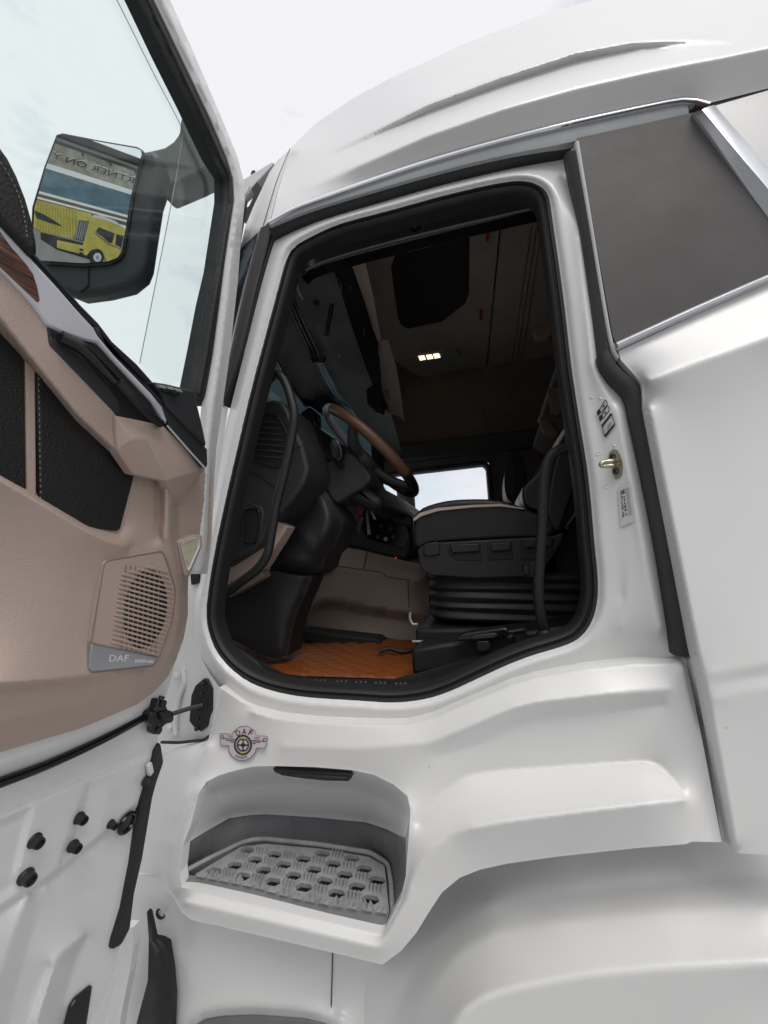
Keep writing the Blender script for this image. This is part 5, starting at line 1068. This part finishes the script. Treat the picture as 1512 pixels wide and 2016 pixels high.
for q in ((672, 560, 706, 560, 696, 640, 688, 640), (672, 790, 706, 790, 696, 710, 680, 710), (585, 660, 585, 690, 650, 684, 650, 664), (790, 660, 790, 690, 725, 684, 725, 664)):
    flat('sticker_spoke', [sk(q[i], q[i+1]) for i in (0, 2, 4, 6)], 'print_black', st, rocker, 0.0034)
flat('sticker_hub', [sk(*q) for q in arc(688, 674, 42, 0, 360, 12)[:-1]], 'print_black', st, rocker, 0.0036)
for q in (((300, 540), (530, 552), (530, 562), (300, 550)), ((350, 575), (515, 583), (515, 592), (352, 584)), ((435, 606), (505, 610), (505, 620), (440, 616)),
          ((860, 575), (1105, 592), (1105, 604), (860, 586)), ((868, 606), (1030, 616), (1030, 625), (868, 616)), ((872, 636), (940, 640), (936, 650), (874, 646))):
    flat('sticker_line', [sk(*p) for p in q], 'print_black', st, rocker, 0.0030)
for c_ in ((278, 516), (1118, 570)):
    ringm('sticker_eye', c_[0], c_[1], 34, 22, 38, 25, 'print_black', 0.0030)
def pl(a, b): return on_plane(a, b, 0.0034)
text('sticker_text', 'D', 'print_black', st, sk(578, 505), sk(655, 465), 11.5, pl); text('sticker_text', 'A', 'print_black', st, sk(668, 465), sk(755, 468), 12, pl); text('sticker_text', 'F', 'print_black', st, sk(785, 468), sk(850, 500), 12, pl)
text('sticker_text', 'TOM', 'print_black', st, sk(375, 515), sk(492, 524), 3.6, pl); text('sticker_text', 'OLE', 'print_black', st, sk(914, 550), sk(1015, 558), 4.0, pl)
for ch, a, b, c_, d in (('M', 535, 905, 572, 924), ('O', 582, 925, 622, 938), ('G', 630, 938, 664, 943), ('E', 674, 944, 700, 942), ('N', 710, 940, 742, 930), ('S', 750, 926, 776, 912)):
    text('sticker_text', ch, 'print_black', st, sk(a, b), sk(c_, d), 4.4, pl)
# labels, striker on the rear door post
def bq(a, b): return 1150+a/6.72, 760+b/6.72
def bl(name, pts, mat, lift, par=None): return flat(name, [bq(*q) for q in pts], mat, par or truck, aperture, lift)
wl = bl('safety_label', [(162, 348), (278, 172), (312, 215), (340, 260), (340, 290), (372, 340), (415, 500), (405, 530), (285, 682), (262, 660), (225, 520), (195, 450)], 'print_pale', 0.0025)
for (a, b) in ((0, 0), (28, 74)):
    bl('label_print', [(168+a, 330+b), (205+a, 300+b), (222+a, 345+b), (190+a, 392+b), (172+a, 375+b)], 'print_black', 0.0045, wl)
    for q in (((205, 300), (275, 178), (280, 186), (211, 308)), ((222, 345), (305, 240), (309, 248), (226, 352)), ((275, 178), (305, 200), (311, 240), (304, 244), (298, 206), (275, 188))):
        bl('label_print', [(x+a, y+b) for x, y in q], 'print_black', 0.0045, wl)
for q in (((248, 255), (268, 245), (266, 275), (250, 285)), ((268, 360), (290, 335), (296, 350), (274, 372))): bl('label_print', q, 'print_black', 0.0045, wl)
bl('label_print', [(228, 515), (355, 352), (370, 378), (238, 550)], 'print_black', 0.0045, wl); bl('label_print', [(262, 655), (405, 490), (410, 515), (282, 680)], 'print_black', 0.0045, wl)
bl('label_print', [(228, 515), (234, 512), (272, 655), (264, 660)], 'print_black', 0.0045, wl); bl('label_print', [(362, 372), (368, 370), (410, 500), (402, 502)], 'print_black', 0.0045, wl)
for a, b, c_, d in ((262, 560, 278, 540), (296, 530, 350, 470), (300, 548, 370, 478), (270, 590, 282, 575), (302, 575, 360, 510)):
    bl('label_print', [(a, b), (c_, d), (c_+3, d+6), (a+3, b+6)], 'print_grey', 0.0045, wl)
bar = bl('barcode_label', [(445, 1355), (600, 1255), (625, 1330), (655, 1790), (480, 1868)], 'print_pale', 0.0025)
random.seed(9)
for r, (x0, y0, x1, y1) in enumerate(((482, 1392, 508, 1735), (512, 1375, 545, 1715))):
    t = 0.0
    while t < 1:
        w = random.choice((0.012, 0.02, 0.03)); ln = random.choice((12, 18, 24))
        if random.random() < 0.78:
            x, y = x0+(x1-x0)*t, y0+(y1-y0)*t; h = (y1-y0)*w
            bl('barcode_bar', [(x, y), (x+ln, y-ln*0.55), (x+ln+1, y-ln*0.55+h), (x+1, y+h)], 'print_black', 0.0045, bar)
        t += w+random.choice((0.008, 0.014, 0.022))
for i in range(3):
    bl('barcode_bar', [(548+i*18, 1345-i*6), (551+i*18, 1344-i*6), (596+i*18, 1720-i*10), (593+i*18, 1721-i*10)], 'print_grey', 0.0045, bar)
stk = flat('striker_plate', [bq(*q) for q in ((325, 895), (352, 858), (395, 830), (440, 850), (475, 915), (495, 980), (508, 1040), (505, 1110), (495, 1180), (460, 1212), (425, 1235), (402, 1222), (380, 1140), (340, 960))], 'brass_steel', truck, aperture, 0.004, 0.004)
tube('striker_loop', [on(aperture, *bq(440, 985), 0.004), on(aperture, *bq(380, 990), 0.030), on(aperture, *bq(250, 1010), 0.040), on(aperture, *bq(222, 1045), 0.042), on(aperture, *bq(262, 1062), 0.038), on(aperture, *bq(380, 1050), 0.030), on(aperture, *bq(448, 1030), 0.004)], 0.0042, 'brass_steel', stk, n=50, ns=10)
for q in ((375, 935), (420, 1130)):
    disc('striker_bolt', on(aperture, *bq(*q), 0.004), (-0.25, -1, 0), 0.007, 0.003, 'strip_grey', stk, ns=16, prof=[(0, .0005), (.003, .0005), (.0035, .003), (.006, .003), (.007, 0)])
# small weld dimples on the post
for a, b in ((190, 895), (292, 1328), (110, 135), (228, 150), (405, 770)):
    disc('dimple', on(aperture, *bq(a, b), 0.0), (-0.1, -1, 0), 0.004, 0.001, 'white_paint', truck, ns=12, prof=[(0, .0001), (.0025, .0003), (.0035, .0012), (.0045, 0)])

# ================================================================== hall with a mural, behind the camera, seen in the door mirror
def refl(px, py):
    h = PM(px, py, 0.003); d = (h-Vector(CAM)).normalized(); return h, d-MN*(2*d.dot(MN))
WD = Vector((0.868, -0.496, 0)).normalized(); WNr = Vector((-WD.y, WD.x, 0))
_h, _r = refl(170, 350); W0 = _h+_r*(4.6/_r.z)
if WNr.dot(MC-W0) < 0: WNr = -WNr
def PW(px, py, off=0.0):
    h, d = refl(px, py); return h+d*(((W0-h).dot(WNr)+off)/d.dot(WNr))
def wz(px, py): return PW(px, py).z
zt = (wz(114, 262)+wz(276, 315))/2; bot_z = GROUND
hall = thing('exhibition_hall', 'grey hall with a printed mural band, reflected in the door mirror', 'building', (W0.x, W0.y, GROUND))
def slab(name, z0, z1, s0, s1, off, th, mat, par):
    o = Vector((W0.x, W0.y, 0)); f = []
    for zz in (z0, z1):
        for s, t in ((s0, off), (s1, off), (s1, off-th), (s0, off-th)): f.append(o+WD*s+WNr*t+Vector((0, 0, zz)))
    return mk(name, f, [(3, 2, 1, 0), (4, 5, 6, 7), (0, 1, 5, 4), (1, 2, 6, 5), (2, 3, 7, 6), (3, 0, 4, 7)], mat, par, bevel=0)
slab('wall', GROUND, zt, -16, 16, 0, 6.0, 'wall_grey', hall)
z1 = (wz(112, 279)+wz(270, 338))/2; z2 = (wz(91, 327)+wz(263, 380))/2; z3_ = (wz(75, 376)+wz(250, 424))/2
slab('cornice', zt-0.12, zt+0.02, -16.05, 16.05, 0.10, 0.3, 'strip_grey', hall)
slab('fascia_joint', z1-0.03, z1+0.03, -16, 16, 0.03, 0.05, 'strip_grey', hall)
for i in range(-12, 13):
    slab('fascia_bolt', z1-0.10, z1+0.02, i*0.55, i*0.55+0.03, 0.05, 0.04, 'strip_grey', hall)
slab('mural_rock', z2, z1-0.03, -14, 14, 0.02, 0.03, 'rock_print', hall)
slab('mural_sand', z2-0.06, z2+0.05, -14, 14, 0.024, 0.03, 'print_white', hall)
slab('mural_sea', z3_, z2-0.06, -14, 14, 0.02, 0.03, 'blue_print', hall)
d_ = (z2-z3_)
for i, (a, b, m_) in enumerate(((0.0, 0.10, 'print_white'), (0.10, 0.22, 'stripe_brown'), (0.22, 0.30, 'print_white'), (0.30, 0.46, 'stripe_brown'), (0.46, 0.66, 'print_white'))):
    slab('mural_stripe', z3_-d_*b, z3_-d_*a, -14, 14, 0.02, 0.03, m_, hall)
def wp(name, pts, off, mat, par):
    f = [PW(a, b, off) for a, b in pts]; k = len(f); bk_ = [v-WNr*0.03 for v in f]
    n = Vector((0, 0, 0))
    for i in range(k): n += (f[i]-f[0]).cross(f[(i+1) % k]-f[0])
    fs = [tuple(range(k)), tuple(range(2*k-1, k-1, -1))]+[(i, i+k, (i+1) % k+k, (i+1) % k) for i in range(k)]
    if n.dot(WNr) < 0: fs = [tuple(reversed(q)) for q in fs]
    return mk(name, f+bk_, fs, mat, par, smooth=False)
def mq(a, b): return 50+a/5.304, 220+b/5.304
text('mural_text', 'RTNER ON Y', 'print_white', hall, mq(1135, 756), mq(268, 482), 14.5, lambda a, b: PW(a, b, 0.028), flip=-1)
text('mural_text', 'RTNER ON Y', 'print_black', hall, mq(1130, 752), mq(272, 480), 12.5, lambda a, b: PW(a, b, 0.034), flip=-1)
# the printed yellow lorry on the mural
def mp_(name, pts, off, mat): return wp(name, [mq(*q) for q in pts], off, mat, hall)
mp_('mural_ground', [(0, 1180), (1100, 1500), (1100, 1800), (0, 1800)], 0.022, 'ground')
mp_('mural_chassis', [(160, 1260), (640, 1380), (700, 1480), (660, 1540), (330, 1440), (160, 1330)], 0.030, 'print_black')
mp_('mural_container', [(40, 920), (120, 920), (690, 1065), (690, 1150), (560, 1130), (500, 1330), (170, 1255), (40, 1180)], 0.034, 'yellow_paint')
for i in range(14):
    a = 128+i*30; b = 935+i*7.6
    mp_('mural_corrugation', [(a, b), (a+9, b+2), (a-4+i*1.5, b+300), (a-12+i*1.5, b+298)], 0.040, 'yellow_shade')
mp_('mural_flash', [(95, 1030), (200, 1075), (300, 1135), (385, 1195), (260, 1160), (120, 1110)], 0.046, 'print_black')
mp_('mural_grille', [(550, 1130), (650, 1160), (600, 1345), (515, 1325)], 0.046, 'print_grey')
for i in range(4): mp_('mural_corrugation', [(565+i*22, 1136+i*6), (573+i*22, 1138+i*6), (537+i*21, 1332+i*4), (529+i*21, 1330+i*4)], 0.05, 'print_black')
mp_('mural_cab', [(690, 1085), (790, 1100), (930, 1150), (1010, 1200), (1045, 1230), (1030, 1290), (985, 1420), (1000, 1520), (960, 1545), (850, 1560), (810, 1480), (760, 1430), (690, 1440), (640, 1500), (330, 1420), (330, 1340), (600, 1395), (650, 1200)], 0.046, 'yellow_paint')
mp_('mural_roof', [(710, 1075), (800, 1085), (940, 1140), (990, 1180), (960, 1180), (820, 1125), (700, 1100)], 0.05, 'print_pale')
mp_('mural_window', [(765, 1205), (935, 1270), (905, 1370), (870, 1365), (800, 1300), (735, 1255)], 0.052, 'print_black')
mp_('mural_window', [(950, 1275), (1025, 1300), (1000, 1415), (940, 1390)], 0.052, 'print_black')
mp_('mural_line', [(735, 1265), (870, 1375), (990, 1425), (988, 1432), (866, 1384), (730, 1274)], 0.053, 'stripe_brown')
mp_('mural_wheel', [(745+76*math.cos(g), 1515+84*math.sin(g)) for g in np.linspace(0, 6.283, 24)[:-1]], 0.054, 'print_black')
mp_('mural_rim', [(752+42*math.cos(g), 1520+46*math.sin(g)) for g in np.linspace(0, 6.283, 20)[:-1]], 0.058, 'print_pale')
mp_('mural_hub', [(754+20*math.cos(g), 1520+22*math.sin(g)) for g in np.linspace(0, 6.283, 16)[:-1]], 0.062, 'print_grey')
for i in range(2): mp_('mural_vent', [(565, 1425+i*38), (605, 1435+i*38), (605, 1455+i*38), (565, 1445+i*38)], 0.054, 'print_black')
